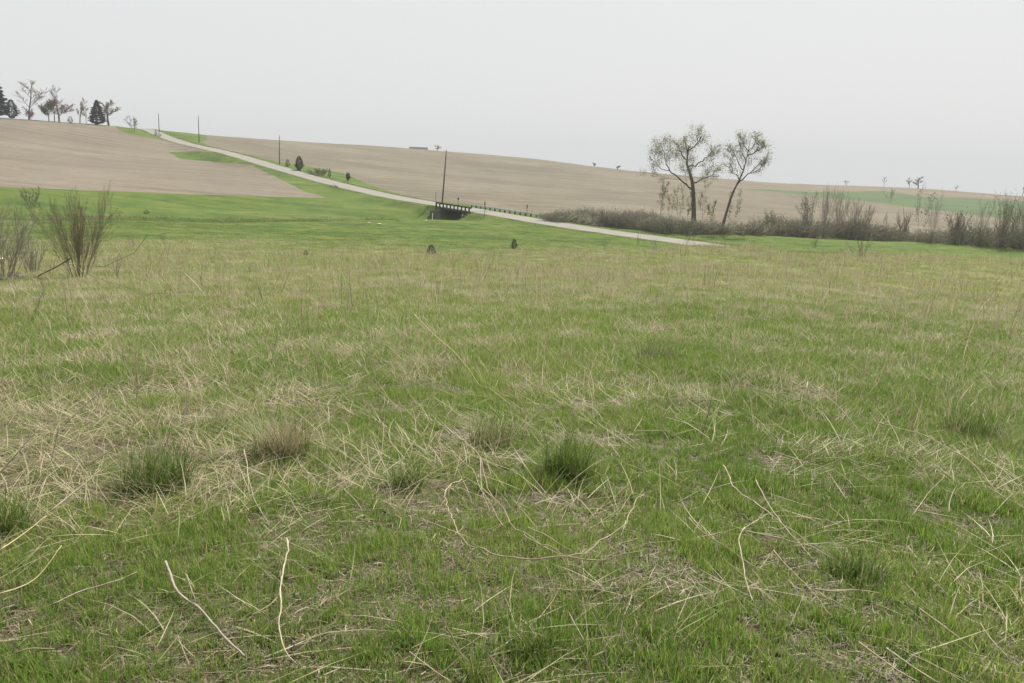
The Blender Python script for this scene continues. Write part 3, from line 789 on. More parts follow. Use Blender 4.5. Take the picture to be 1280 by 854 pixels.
# ------------------------------------------------------------------ bridge
u2 = np.array([bt[0], bt[1], 0.0]); n2 = np.array([bn[0], bn[1], 0.0])
slope = (road_at(S_BR+8)[2]-road_at(S_BR-8)[2])/16
bridge = empty('road_bridge', (bc[0], bc[1], bcz), 'short concrete road bridge with dark side rails over the creek', 'bridge', None, math.atan2(u2[1], u2[0]))
ysg = 1 if np.dot(np.array([-u2[1], u2[0]]), bn) > 0 else -1       # local +y*ysg points to the far side
tilt = np.array([[1, 0, 0], [0, 1, 0], [0, 0, 1]], float); tilt[2, 0] = slope
BL = SPAN+.35
m = MB(); m.box((0, 0, -.24), (BL*2, HALF*2+.7, .46), tilt, .05); m.build('deck', M_POSTW, bridge)
m = MB(); m.box((0, 0, .02), (BL*2-.1, HALF*2-.1, .06), tilt, .02); m.build('road_surface', M_DECK, bridge)
for sx in (-1, 1):
    m = MB(); m.box((sx*(SPAN-.1), 0, -2.1), (.55, HALF*2+1.6, 3.2), tilt, .05); m.build('abutment', M_CONC, bridge)
    for sy in (-1, 1):
        m = MB(); a = sx*R(38)*sy
        M3 = np.array([[math.cos(a), -math.sin(a), 0], [math.sin(a), math.cos(a), 0], [0, 0, 1]])
        m.box((sx*(SPAN+.55), sy*(HALF+1.25), -2.0), (2.6, .3, 2.4), M3, .04); m.build('wing_wall', M_CONC, bridge)
for off in (-1.5, 1.5):
    m = MB(); m.box((0, off, -.72), (BL*2-.6, .35, .34), tilt, .03); m.build('girder', M_POSTW, bridge)

def rail(parent, x0, x1, y, step, zb=.0, post_h=.78, mat=None, post_mat=None, two=False, fine=None):
    """W-beam on posts along local x"""
    xs = np.arange(x0, x1+.01, step)
    for x in xs:
        m = MB(); m.box((x, y, zb+slope*x+post_h/2-.15), (.24, .24, post_h+.3), bev=.03); o = m.build('post', post_mat or M_POSTW, parent)
        m = MB(); m.box((x, y, zb+slope*x+post_h+.02), (.28, .28, .05), bev=.01); m.build('post_cap', post_mat or M_POSTW, o)
    prof = [(0, -.16), (.05, -.11), (.05, -.05), (0, 0), (.05, .05), (.05, .11), (0, .16)]
    m = MB(); s = -1 if y*ysg < 0 else 1
    XX = np.linspace(x0-.6, x1+.6, 14)
    for zc in ((post_h-.12,) if not two else (post_h-.1, post_h-.5)):
        for d in (0, .012):
            b = len(m.v)
            for x in XX:
                for (py_, pz) in prof: m.v.append((x, y-s*(.16+py_+d), zb+slope*x+zc+pz))
            k = len(prof)
            for i in range(len(XX)-1):
                for j in range(k-1): m.f.append((b+i*k+j, b+i*k+j+1, b+(i+1)*k+j+1, b+(i+1)*k+j))
    m.build('rail', mat or M_STEEL, parent)
yn, yf = -ysg*(HALF+.15), ysg*(HALF+.15)
# near side rail sits on the bridge, the longer far side guardrail runs on along the road toward the viewer
sgn = 1 if (u2[1] < 0) else -1                                     # local +x*sgn runs toward the viewer / right
g1 = empty('guardrail', (bc[0], bc[1], bcz), 'dark near side bridge guardrail with square posts over the creek opening', 'guardrail', 'guardrails at the bridge', bridge.rotation_euler.z)
rail(g1, *( (-7.4, 6.6) if sgn > 0 else (-6.6, 7.4) ), yn, 1.55, .02, .82, M_RUST, M_POSTW)
g2 = empty('guardrail', (bc[0], bc[1], bcz), 'pale grey far side guardrail running right along the road past the bridge', 'guardrail', 'guardrails at the bridge', bridge.rotation_euler.z)
rail(g2, *( (-4, 25) if sgn > 0 else (-25, 4) ), yf, 1.9, .0, .78, M_STEEL, M_POSTW)

def marker(label, px, py, hpx, kind, D=None):
    P, D, mpp, rz = frame_at(px, py, D); hh = hpx*mpp
    root = empty('road_marker', P-np.array([0, 0, .1]), label, 'marker post', None, rz)
    m = MB()
    if kind == 'white':
        m.tube([(0, 0, 0), (0, 0, hh), (0, 0, hh+.08)], [.09, .085, .04], 8); m.build('post', M_WHITE, root)
        return
    m.box((0, 0, hh*.5), (.08, .05, hh+.1), bev=.01); m.build('post', M_POSTW, root)
    if kind == 'diamond':
        c = .40
        m = MB(); M3 = np.array([[.7071, 0, -.7071], [0, 1, 0], [.7071, 0, .7071]]); m.box((0, -.06, hh-.25), (c, .03, c), M3, .01); m.build('sign_face', M_BLK, root)
    elif kind == 'yellow':
        ph = min(.8, hh*.36)
        m = MB(); m.box((0, -.06, hh-ph/2), (.30, .03, ph), bev=.012); f = m.build('sign_face', M_YEL, root)
        for k in range(3):
            m = MB(); z = hh-ph*(.2+.3*k); a = np.array([(-.165, -.079, z-.1), (.165, -.079, z+.06), (.165, -.079, z+.15), (-.165, -.079, z-.01)]); m.quad(*a); m.build('stripe', M_BLK, f)
marker('thin dark post at the left end of the near bridge rail', 544.5, 259, 17, 'plain')
marker('small dark diamond sign on a post behind the bridge rail', 572.5, 259.5, 10.5, 'diamond', 193)
marker('yellow topped marker post at the right end of the near rail', 605.5, 271.5, 19, 'yellow')
marker('faint thin post standing behind the middle of the guardrail', 597.5, 261.5, 14, 'plain', 196)
marker('yellow marker sign at the right end of the far guardrail', 658.5, 270.5, 14.5, 'yellow', 171)
marker('short dark post beside the yellow marker at the guardrail end', 664, 271, 8, 'plain', 172)
marker('short white post standing in the grass left of the bridge', 540.5, 275.5, 9.5, 'white', 172)

# ------------------------------------------------------------------ brush along the creek and taller shrubs in it
def brush_band():
    protos = []
    for k in range(6):
        rg = np.random.RandomState(200+k); m = MB(); tips = []
        for s_ in range(13):
            a = rg.uniform(0, 6.283); q = rg.rand()
            d = np.array([math.cos(a)*q*.9, math.sin(a)*q*.9, 1]); Q, dd = limb(m, (math.cos(a)*q*.3, math.sin(a)*q*.3, 0), d, rg.uniform(.75, 1.05), .014, .006, rg, .16, .02, 3, 3)
            branch_out(m, Q, .012, rg, 1, 5, .42, .6, tips, .2, .06, .2, .006)
        protos.append((np.array(m.v), np.array([f for f in m.f if len(f) == 4]), tips))
    line = [(676, 275), (700, 278.5), (730, 280.5), (765, 283), (800, 287), (830, 292), (860, 293), (900, 293), (950, 294), (1000, 295.5), (1050, 298), (1100, 300), (1160, 303), (1220, 307), (1290, 311), (1380, 316), (1500, 322)]
    W = np.array([spot(*q)[:2] for q in line]); s = np.concatenate([[0], np.cumsum(np.hypot(*np.diff(W, axis=0).T))])
    rg = np.random.RandomState(77); VV, FF, LL, nb = [], [], [], 0
    N = 700
    TT = rg.rand(N)*s[-1]; PP = np.stack([np.interp(TT, s, W[:, 0]), np.interp(TT, s, W[:, 1])], 1)
    PP += PP/np.linalg.norm(PP, axis=1)[:, None]*rg.uniform(0, 1, (N, 1))**1.4*8.5
    PZ = HH(PP)
    for i in range(N):
        t_, p = TT[i], PP[i]
        hgt = (1.25+2.6*fbm(t_, 0, 7, 3, 3)+rg.uniform(-.6, .8))*(.45+.55*sstep(0, 9, t_))
        v, f, tp = protos[rg.randint(6)]; a = rg.uniform(0, 6.283); c, sn = math.cos(a), math.sin(a)
        X = v*np.array([1.5, 1.5, 1])*hgt; X = np.stack([X[:, 0]*c-X[:, 1]*sn+p[0], X[:, 0]*sn+X[:, 1]*c+p[1], X[:, 2]+PZ[i]-.1], 1)
        VV.append(X); FF.append(f+nb); nb += len(v)
        if rg.rand() < .55:
            for q, _ in tp[::2]: LL.append(np.array([(q[0]*c-q[1]*sn)*1.5*hgt+p[0], (q[0]*sn+q[1]*c)*1.5*hgt+p[1], q[2]*hgt*.8+PZ[i]]))
    o = link('creek_brush', mesh_np('creek_brush', np.vstack(VV), np.vstack(FF), M_TWIG)); tag(o, 'tangled grey brown brush lining the creek', kind='stuff')
    lv = link('new_leaves', leaves([(q, 0) for q in LL], 1, .13, rg, .12, 'new_leaves', M_LEAFG), o); lv['kind'] = 'stuff'
brush_band()

SH = [  # px, base row, height, width, stems, twig, leaf, label
 (824, 286, 58, 14, 1, M_TWIGY, M_LEAFG, 'slim young tree left of the broad cottonwood, farthest left of the saplings', 'young_tree'),
 (838, 287, 50, 14, 2, M_TWIGY, M_LEAFY, 'yellow green sapling second from the left before the broad cottonwood', 'young_tree'),
 (849, 287, 55, 16, 2, M_TWIGY, M_LEAFY, 'yellow green sapling tucked under the long left limb of the cottonwood', 'young_tree'),
 (858, 288, 46, 12, 1, M_TWIGY, M_LEAFG, 'thin sapling close against the left of the broad cottonwood trunk', 'young_tree'),
 (877, 287, 60, 20, 1, M_TWIGY, M_LEAFY, 'pale leaning sapling right of the broad cottonwood trunk', 'young_tree'),
 (889, 289, 36, 12, 2, M_TWIGY, M_LEAFG, 'short sapling midway between the two tall cottonwoods', 'young_tree'),
 (918, 290, 50, 18, 2, M_TWIG, M_LEAFG, 'greyish sapling just right of the slender leaning cottonwood', 'young_tree'),
 (1008, 295, 50, 22, 4, M_TWIGY, M_LEAFG, 'olive many stemmed shrub, left in the clump right of the cottonwoods', 'tall_shrub'),
 (1029, 296, 60, 24, 6, M_TWIGR, None, 'dark reddish many stemmed shrub, tallest in the clump', 'tall_shrub'),
 (1047, 297, 57, 24, 6, M_TWIG, None, 'grey many stemmed shrub right beside the reddish tallest one', 'tall_shrub'),
 (1064, 298, 44, 22, 6, M_TWIG, None, 'lower grey shrub in the right part of the clump', 'tall_shrub'),
 (1078, 299, 44, 18, 4, M_TWIGR, None, 'reddish shrub at the right end of the clump', 'tall_shrub'),
 (1100, 299, 30, 9, 2, M_TWIG, None, 'thin upright shrub alone in the gap right of the clump', 'tall_shrub'),
 (1130, 300, 34, 20, 5, M_TWIGR, None, 'low reddish shrub left of the leafy topped young tree', 'tall_shrub'),
 (1150, 302, 62, 20, 2, M_TWIGY, M_LEAFG, 'dark stemmed young tree with a yellowish top, leaning right', 'young_tree'),
 (1163, 303, 58, 18, 3, M_TWIG, None, 'grey bare shrub right beside the yellowish topped young tree', 'tall_shrub'),
 (1195, 304, 34, 24, 6, M_TWIGR, M_LEAFG, 'brownish shrub midway between the two right hand clumps', 'tall_shrub'),
 (1222, 306, 52, 18, 4, M_TWIG, None, 'dark upright shrub left of the broad shrub at the right edge', 'tall_shrub'),
 (1252, 309, 58, 30, 7, M_TWIGY, M_LEAFG, 'broad olive shrub near the right edge, tallest there', 'tall_shrub'),
 (1276, 310, 52, 28, 7, M_TWIG, None, 'grey bare shrub cut off by the right edge of the view', 'tall_shrub'),
 (752, 281, 22, 10, 3, M_TWIGR, None, 'small bare reddish shrub rising from the left part of the creek brush', 'tall_shrub'),
 (730, 279, 20, 9, 3, M_TWIGR, None, 'faint bare shrub left of the small reddish shrub in the brush', 'tall_shrub'),
 (962, 294, 30, 14, 4, M_TWIG, M_LEAFG, 'low rounded shrub between the leaning cottonwood and the clump', 'tall_shrub')]
for k, (px, py, hp, wp, st_, tw, lf, lab, nm) in enumerate(SH):
    sapling(nm, lab, 'tree' if nm == 'young_tree' else 'shrub', px, py, hp, wp, 300+k, st_ if st_ < 3 else st_*3, M_BARK2, tw, lf, 1, .13, kids=11 if st_ > 2 else 8, levels=2 if st_ > 2 else 3, minr=.0105, fan=.66, lean=.12 if px == 877 else .05 if px in (1150, 1252) else 0, r0=.036)

# ------------------------------------------------------------------ near shrubs at the left and young cedars in the meadow
sapling('willow_shrub', 'tall bare many stemmed willow shrub standing alone at the left', 'shrub', 99, 349, 98, 74, 401, 34, M_TWIGY, M_TWIGY, None, kids=13, levels=2, minr=.0034, fan=.85, r0=.016)
sapling('willow_shrub', 'bare shrub cut off by the left edge of the view', 'shrub', 4, 352, 92, 78, 402, 24, M_TWIG, M_TWIG, None, kids=10, levels=2, minr=.004, fan=.75, r0=.02)
sapling('willow_shrub', 'low grey shrub between the edge shrub and the willow', 'shrub', 40, 345, 42, 28, 403, 14, M_TWIG, M_TWIG, None, kids=8, levels=2, minr=.004, fan=.6)
sapling('small_shrub', 'small thin bare shrub right of the willow shrub', 'shrub', 146, 348, 34, 14, 404, 5, M_TWIG, M_TWIG, None, kids=5, levels=1, minr=.006, fan=.5)
sapling('small_shrub', 'slight shrub in the meadow edge beyond the willow shrub', 'shrub', 164, 311, 20, 12, 405, 5, M_TWIG, M_TWIGR, None, kids=5, levels=1, minr=.01, fan=.6)
sapling('small_shrub', 'rounded brown shrub far out in the green meadow at the left', 'shrub', 40, 261, 24, 18, 406, 7, M_BARK2, M_TWIGY, M_LEAFG, 1, .1, kids=6, levels=2, minr=.018, fan=.6)
sapling('small_shrub', 'pinkish thin shrub in the meadow right of the willow shrub', 'shrub', 205, 303, 14, 8, 407, 4, M_TWIGR, M_TWIGR, None, kids=4, levels=1, minr=.01)
sapling('small_shrub', 'thin dark twiggy shrub between the cedars and the road', 'shrub', 756, 313, 14, 7, 408, 3, M_BARK, M_BARK, None, kids=4, levels=1, minr=.014)
sapling('small_shrub', 'dark twiggy shrub in front of the road at its lower stretch', 'shrub', 797, 306, 14, 6, 409, 3, M_BARK, M_BARK, None, kids=4, levels=1, minr=.014)
sapling('small_shrub', 'thin grey shrub where the road drops out of sight', 'shrub', 819, 316, 18, 12, 410, 4, M_TWIG, M_TWIG, None, kids=4, levels=1, minr=.012)
sapling('small_shrub', 'low grey shrub in the grass below the right hand brush', 'shrub', 1018, 310, 14, 12, 411, 6, M_BARK2, M_TWIG, M_LEAFG, 1, .08, kids=5, levels=1, minr=.012)
sapling('small_shrub', 'brown weedy shrub on the right grass edge below the clump', 'shrub', 1075, 322, 24, 34, 412, 10, M_TWIGR, M_TWIGR, None, kids=5, levels=1, minr=.008, fan=.8)
sapling('small_shrub', 'thin upright shrub right of the road end before the brush', 'shrub', 927, 306, 18, 7, 413, 3, M_TWIG, M_TWIG, None, kids=4, levels=1, minr=.012)
sapling('small_shrub', 'dark low shrub beside the road just before it disappears', 'shrub', 862, 301, 13, 16, 414, 8, M_BARK2, M_TWIG, M_LEAFG, 1, .08, kids=5, levels=1, minr=.012)
conifer('rounded young cedar in the meadow, left of three', 382.5, 321, 8.5, 8, 51, M_NEEDLEO, name='young_cedar', cat='cedar', round_=1, n=420, bare=0)
conifer('broad young cedar with a pointed top in the meadow, middle of three', 539, 318, 12.5, 15, 52, M_NEEDLEO, name='young_cedar', cat='cedar', round_=.5, n=650, bare=0)
conifer('dark egg shaped young cedar in the meadow, right of three', 642.5, 311, 12.5, 10, 53, M_NEEDLE, name='young_cedar', cat='cedar', round_=.8, n=600, bare=0)
conifer('tiny dark green clump low in the green meadow at the left', 183, 267.5, 4.5, 9, 54, M_NEEDLEO, name='young_cedar', cat='cedar', round_=1, n=300, bare=0)
# dark weathered logs and the fallen branch by the left shrubs
def log_thing(name, label, px, seed, r, mat, lifts, kids=0):
    rg = np.random.RandomState(seed)
    W = np.array([spot(a, b, l) for (a, b), l in zip(px, lifts)])
    root = empty(name, W[0], label, 'branch' if 'branch' in name else 'log')
    m = MB(); Q = W-W[0]; tt = np.linspace(0, 1, 3*len(Q)); Qs = np.array([pchip(np.linspace(0, 1, len(Q)), Q[:, a], tt) for a in range(3)]).T
    m.tube(Qs, np.linspace(r, r*.55, len(Qs)), 8); m.build('bark', mat, root, True)
    if kids:
        m = MB(); branch_out(m, Qs, r*.5, rg, 1, kids, .3, .8, [], .2, .1, .3, .008); m.build('side_twigs', mat, root)['kind'] = 'stuff'
log_thing('fallen_branch', 'dark broken branch slanting up out of the grass left of the willow', [(44, 347), (66, 336), (88, 323)], 61, .028, M_BARK2, [.1, .6, 1.25], 3)
log_thing('broken_stub', 'short upright dark broken stub between the left shrubs', [(60, 336), (64, 306)], 62, .05, M_BARK2, [0, .0], 3) if False else None
log_thing('rotting_log', 'dark rotting log lying under the shrub at the left edge', [(-14, 349), (4, 350), (19, 348)], 63, .12, M_BARK, [.1, .1, .08], 5)
log_thing('rotting_log', 'smaller black log end in the grass right of the larger log', [(20, 347), (33, 344)], 64, .10, M_BARK, [.1, .1], 3)
log_thing('cut_log', 'pale cut log end showing among the twigs at the left edge', [(-6, 325), (3, 323)], 65, .07, M_STONE, [.5, .55], 0)

# pale stones lying in the meadow
for k, (px, py, s_, lab) in enumerate([(462, 279.5, 4.2, 'left of two pale stones lying in the green meadow'), (474, 281, 4.8, 'right of two pale stones lying in the green meadow'), (532.5, 276.5, 3.2, 'single pale stone in the meadow near the white post')]):
    P, D, mpp, rz = frame_at(px, py); rg = np.random.RandomState(90+k)
    bm = bmesh.new(); bmesh.ops.create_icosphere(bm, subdivisions=2, radius=1)
    for v in bm.verts: v.co *= 1+rg.uniform(-.16, .16); v.co.x *= s_*mpp*.5; v.co.y *= s_*mpp*.4; v.co.z *= s_*mpp*.24
    me = bpy.data.meshes.new('field_stone'); bm.to_mesh(me); bm.free(); me.materials.append(M_STONE)
    o = link('field_stone', me); o.location = P+np.array([0, 0, s_*mpp*.15]); tag(o, lab, 'stone', 'pale stones in the meadow')
# ------------------------------------------------------------------ grass: prototypes kept as mesh data, scattered by geometry nodes
def blade_mesh(name, n, Rad, h, wid, lean, droop, seed, mat, segs=3, flat=0.0, zc=0.0, curl=0.0, bias=None):
    """n tapering blades; lean/droop are ranges; flat lays them along the ground"""
    rg = np.random.RandomState(seed)
    rr = Rad*np.sqrt(rg.rand(n)); a = rg.uniform(0, 6.283, n)
    B = np.stack([np.cos(a)*rr, np.sin(a)*rr, np.zeros(n)], 1)
    phi = rg.uniform(0, 6.283, n) if bias is None else rg.normal(bias, .5, n)
    Dv = np.stack([np.cos(phi), np.sin(phi), np.zeros(n)], 1); S = np.stack([-np.sin(phi), np.cos(phi), np.zeros(n)], 1)
    L = rg.uniform(*h, n); ln = rg.uniform(*lean, n); dr = rg.uniform(*droop, n); wd = rg.uniform(.6, 1.25, n)*wid; cu = rg.normal(0, curl, n)
    T = np.linspace(0, 1, segs+1); rings = []
    tilt = rg.uniform(-.6, .6, n)
    for t_ in T:
        ang = ln+dr*t_                       # angle from the vertical grows along the blade
        x = np.sin(ln+dr*t_*.5)*t_; z = np.cos(ln+dr*t_*.5)*t_
        p = B+Dv*(x*L)[:, None]+S*(cu*t_*t_*L)[:, None]+np.array([0, 0, 1])*((z*L)*(1-flat)+flat*np.abs(z)*L*.12+zc)[:, None]
        p[:, 2] = np.maximum(p[:, 2], .002+.01*flat)
        w_ = wd*(1-t_**1.6)*.5
        off = (S+np.array([0, 0, 1])*tilt[:, None]*.5)*w_[:, None]
        rings.append((p-off, p+off) if t_ < 1 else (p,))
    V, quads = [], []
    per = 2*segs+1
    V = np.zeros((n, per, 3))
    for k in range(segs): V[:, 2*k], V[:, 2*k+1] = rings[k]
    V[:, 2*segs] = rings[segs][0]
    base = np.arange(n)*per
    Q = np.concatenate([np.stack([base+2*k, base+2*k+1, base+2*k+3, base+2*k+2], 1) for k in range(segs-1)]) if segs > 1 else np.zeros((0, 4), int)
    Tt = np.stack([base+2*segs-2, base+2*segs-1, base+2*segs], 1)
    tt = np.tile(np.concatenate([np.repeat(T[:-1], 2), [1.0]]), n); rn = np.repeat(rg.rand(n), per)
    return mesh_np(name, V.reshape(-1, 3), [Q, Tt] if len(Q) else [Tt], mat, attrs=[('along', 'FLOAT', tt), ('pick', 'FLOAT', rn)])

def grass_mat(name, cols, tipc, basec, tr=.3, deadshare=.12, deadc=(.36, .31, .17)):
    t = NT(name)
    pick, al = t.attr('pick'), t.attr('along'); tone = t.attr('tone', 'INSTANCER')
    oi = t.n('ShaderNodeObjectInfo').outputs['Random']
    f = t.math('ADD', t.math('MULTIPLY', pick, .55), t.math('ADD', t.math('MULTIPLY', oi, .25), t.math('MULTIPLY', tone, .5)))
    c = t.ramp(f, [(.15, cols[0]), (.5, cols[1]), (.85, cols[2]), (1.0, cols[3])])
    c = t.mix(t.ramp(al, [(.55, (0, 0, 0)), (1, (.55,)*3)]), c, tipc)
    c = t.mix(t.ramp(al, [(0, (.6,)*3), (.35, (0, 0, 0))]), c, basec)
    c = t.mix(t.math('LESS_THAN', pick, deadshare), c, deadc)
    return t.finish(c, .6, None, spec=.25, transl=tr)
M_G = grass_mat('grass_green', [(.072, .155, .019), (.116, .215, .028), (.178, .262, .043), (.27, .31, .085)], (.275, .315, .08), (.20, .205, .08), .52, .11)
M_GT = grass_mat('grass_tuft_green', [(.058, .112, .014), (.09, .155, .02), (.13, .195, .03), (.185, .225, .05)], (.185, .225, .05), (.10, .11, .045), .36, .06, (.30, .26, .15))
M_GM = grass_mat('grass_meadow', [(.055, .10, .017), (.08, .13, .022), (.115, .15, .036), (.16, .165, .065)], (.15, .17, .05), (.12, .13, .05), .42, .06)
M_D = grass_mat('grass_dry', [(.24, .205, .115), (.34, .30, .175), (.43, .39, .25), (.53, .49, .35)], (.46, .42, .275), (.24, .20, .115), .3, .12, (.20, .155, .10))
M_L = grass_mat('litter', [(.045, .035, .021), (.10, .08, .046), (.17, .14, .085), (.33, .285, .19)], (.23, .19, .125), (.13, .10, .07), .1, .2, (.08, .06, .042))
M_B = grass_mat('broadleaf', [(.05, .10, .025), (.07, .13, .03), (.10, .16, .04), (.14, .18, .05)], (.10, .15, .04), (.08, .11, .03), .25, .0)

def proto(me):
    return bpy.data.objects.new(me.name, me)
PG = [proto(blade_mesh('green_tuft', 15+4*k, .035+.012*k, (.035, .105+.016*k), .0052, (.02, .45), (.1, .9), 500+k, M_G)) for k in range(4)]
PG += [proto(blade_mesh('green_tuft_tall', 22, .045, (.08, .17), .0055, (.03, .4), (.2, 1.0), 510+k, M_G)) for k in range(2)]
PB = [proto(blade_mesh('broadleaf_plant', 9, .02, (.04, .08), .022, (.5, 1.1), (.2, .7), 520+k, M_B, 3)) for k in range(2)]
PD = [proto(blade_mesh('dry_thatch', 24, .32, (.16, .50), .0058, (.75, 1.45), (-.1, .55), 530+k, M_D, 3, .35, .01, .15, bias=(None, 0.0, 0.0)[k % 3])) for k in range(4)]
PD += [proto(blade_mesh('dry_tuft', 14, .10, (.12, .36), .0042, (.05, .7), (.2, 1.3), 540+k, M_D, 3, 0, 0, .1)) for k in range(2)]
PL = [proto(blade_mesh('litter_bits', 30, .13, (.02, .10), .0042, (1.2, 1.6), (-.2, .3), 550+k, M_L, 2, .75, .004, .3)) for k in range(4)]
PS = [proto(blade_mesh('dead_stalk', 3, .08, (.35, .85), .0115, (.0, .45), (-.1, .7), 560+k, M_D, 5, 0, 0, .18)) for k in range(6)]
PM = [proto(blade_mesh('grass_patch', 190, .42, (.05, .16), .0085, (.02, .5), (.1, .9), 570+k, M_G, 2)) for k in range(4)]
PMD = [proto(blade_mesh('dry_patch', 90, .42, (.08, .36), .0085, (.15, 1.35), (.0, .9), 580+k, M_D, 2, .15, .01, .1)) for k in range(4)]
PF = [proto(blade_mesh('far_grass', 160, .9, (.06, .20), .022, (.02, .5), (.1, .8), 590+k, M_G, 2)) for k in range(3)]
PFD = [proto(blade_mesh('far_dry_grass', 80, .9, (.10, .42), .016, (.05, 1.1), (.0, .8), 600+k, M_D, 2)) for k in range(3)]
PSF = [proto(blade_mesh('far_stalk', 3, .4, (.45, 1.15), .028, (.0, .40), (-.1, .7), 620+k, M_D, 4, 0, 0, .15)) for k in range(4)]
PW = [proto(blade_mesh('meadow_grass', 150, 1.1, (.03, .10), .026, (.02, .5), (.1, .8), 610+k, M_GM, 2)) for k in range(3)]

def scatter(name, label, protos, pts, scale, tone, seed, tilt=.06, zscale=None):
    """one object: points with geometry-node instances of the prototypes"""
    rg = np.random.RandomState(seed); n = len(pts)
    V = np.column_stack([pts, HH(pts)-.004])
    rot = np.column_stack([rg.normal(0, tilt, n), rg.normal(0, tilt, n), rg.uniform(0, 6.283, n)])
    me = bpy.data.meshes.new(name); me.vertices.add(n); me.vertices.foreach_set('co', V.astype(np.float32).ravel())
    for nm, ty, arr, key in (('rot', 'FLOAT_VECTOR', rot, 'vector'), ('size', 'FLOAT', scale, 'value'), ('tone', 'FLOAT', tone, 'value'), ('which', 'INT', rg.randint(0, len(protos), n), 'value')):
        at = me.attributes.new(nm, ty, 'POINT'); at.data.foreach_set(key, np.asarray(arr, np.int32 if ty == 'INT' else np.float32).ravel())
    o = link(name, me); tag(o, label, kind='stuff')
    g = bpy.data.node_groups.new(name+'_scatter', 'GeometryNodeTree')
    g.interface.new_socket('Geometry', in_out='INPUT', socket_type='NodeSocketGeometry'); g.interface.new_socket('Geometry', in_out='OUTPUT', socket_type='NodeSocketGeometry')
    N = g.nodes; i_, o_ = N.new('NodeGroupInput'), N.new('NodeGroupOutput')
    iop = N.new('GeometryNodeInstanceOnPoints'); join = N.new('GeometryNodeGeometryToInstance')
    for p_ in protos:
        oi = N.new('GeometryNodeObjectInfo'); oi.inputs['Object'].default_value = p_; g.links.new(oi.outputs['Geometry'], join.inputs[0])
    def na(nm, dt):
        q = N.new('GeometryNodeInputNamedAttribute'); q.data_type = dt; q.inputs['Name'].default_value = nm; return q.outputs['Attribute']
    e2r = N.new('FunctionNodeEulerToRotation')
    g.links.new(na('rot', 'FLOAT_VECTOR'), e2r.inputs[0]); g.links.new(e2r.outputs[0], iop.inputs['Rotation'])
    g.links.new(na('size', 'FLOAT'), iop.inputs['Scale']); g.links.new(na('which', 'INT'), iop.inputs['Instance Index'])
    iop.inputs['Pick Instance'].default_value = True
    g.links.new(i_.outputs[0], iop.inputs['Points']); g.links.new(join.outputs[0], iop.inputs['Instance']); g.links.new(iop.outputs[0], o_.inputs[0])
    md = o.modifiers.new('scatter', 'NODES'); md.node_group = g
    return o

def sector(n, r0, r1, amax, seed, power=1.0):
    rg = np.random.RandomState(seed); a = R(1)*rg.uniform(-amax, amax, n)
    u = rg.rand(n); r = (r0**(2*power)+(r1**(2*power)-r0**(2*power))*u)**(1/(2*power))
    return np.stack([r*np.sin(a), r*np.cos(a)], 1)

def lush(x, y):
    """how green the turf is, 0..1, in patches"""
    v = .28*fbm(x, y, 2.2, 41, 3)+.52*fbm(x, y, .62, 44, 3)+.2*fbm(x, y, 9, 47, 2)
    th = np.arctan2(x, y); D = np.hypot(x, y)
    v = v+.05*sstep(.05, .45, th)*(1-sstep(10, 30, D))-.05*sstep(.2, .5, -th)*sstep(4, 6, D)*(1-sstep(9, 13, D))
    return sstep(.36, .60, v)

rg = np.random.RandomState(5)
# near turf
def keep(P, prob, seed): return P[np.random.RandomState(seed).rand(len(P)) < prob(P[:, 0], P[:, 1])]
P = sector(112000, 1.3, 15, 44, 61, .72)
P = keep(P, lambda x, y: (.66+.34*np.maximum(lush(x, y), .85*(1-sstep(4.2, 6.0, np.hypot(x, y)))))*(.95+.15*sstep(4, 10, np.hypot(x, y)))*(.52+.70*sstep(.36, .56, fbm(x, y, .26, 52, 3))), 62)
def small(x, y): return fbm(x, y, .35, 51, 3)
sc = (.50+.34*np.maximum(lush(P[:, 0], P[:, 1]), .6*(1-sstep(4.2, 6, np.hypot(P[:, 0], P[:, 1])))))*(.85+.35*sstep(5, 12, np.hypot(P[:, 0], P[:, 1])))*rg.uniform(.65, 1.3, len(P))*(.75+.5*small(P[:, 0], P[:, 1]))
scatter('green_grass', 'short fresh green grass of the near turf', PG+PG[:4]+PB[:1], P, sc, .18+1.0*(fbm(P[:, 0], P[:, 1], 1.2, 55, 3)-.35)+.35*(rg.rand(len(P))-.35)-.3*sstep(.02, .3, np.arctan2(P[:, 0], P[:, 1]))*sstep(4, 6, np.hypot(P[:, 0], P[:, 1])), 63)
P = sector(13000, 1.3, 16, 44, 64, .8)
def straw(x, y):
    """beds of flattened straw"""
    th = np.degrees(np.arctan2(x, y)); D = np.hypot(x, y)
    bed = sstep(-9, -15, th)*sstep(4.6, 6, D)*(1-sstep(8.5, 10.5, D))
    return np.clip(.03+.08*sstep(4, 8, D)+.30*sstep(.52, .70, fbm(x, y, 1.1, 53, 4))+.32*bed+.12*sstep(8, 14, D), 0, 1)
P = keep(P, straw, 65)
scatter('dry_grass', 'flattened straw coloured dead grass lying in the turf', PD, P, rg.uniform(.4, 1.15, len(P)), .0+.8*(fbm(P[:, 0], P[:, 1], 1.3, 57, 3)-.25)+.35*rg.rand(len(P)), 66)
P = sector(32000, 1.3, 13, 44, 67, .75)
P = keep(P, lambda x, y: np.clip(1.0-.6*lush(x, y), .25, 1), 68)
scatter('leaf_litter', 'brown shreds of litter on the bare patches between the grass', PL, P, rg.uniform(.6, 1.3, len(P)), rg.uniform(0, 1, len(P)), 69, .1)
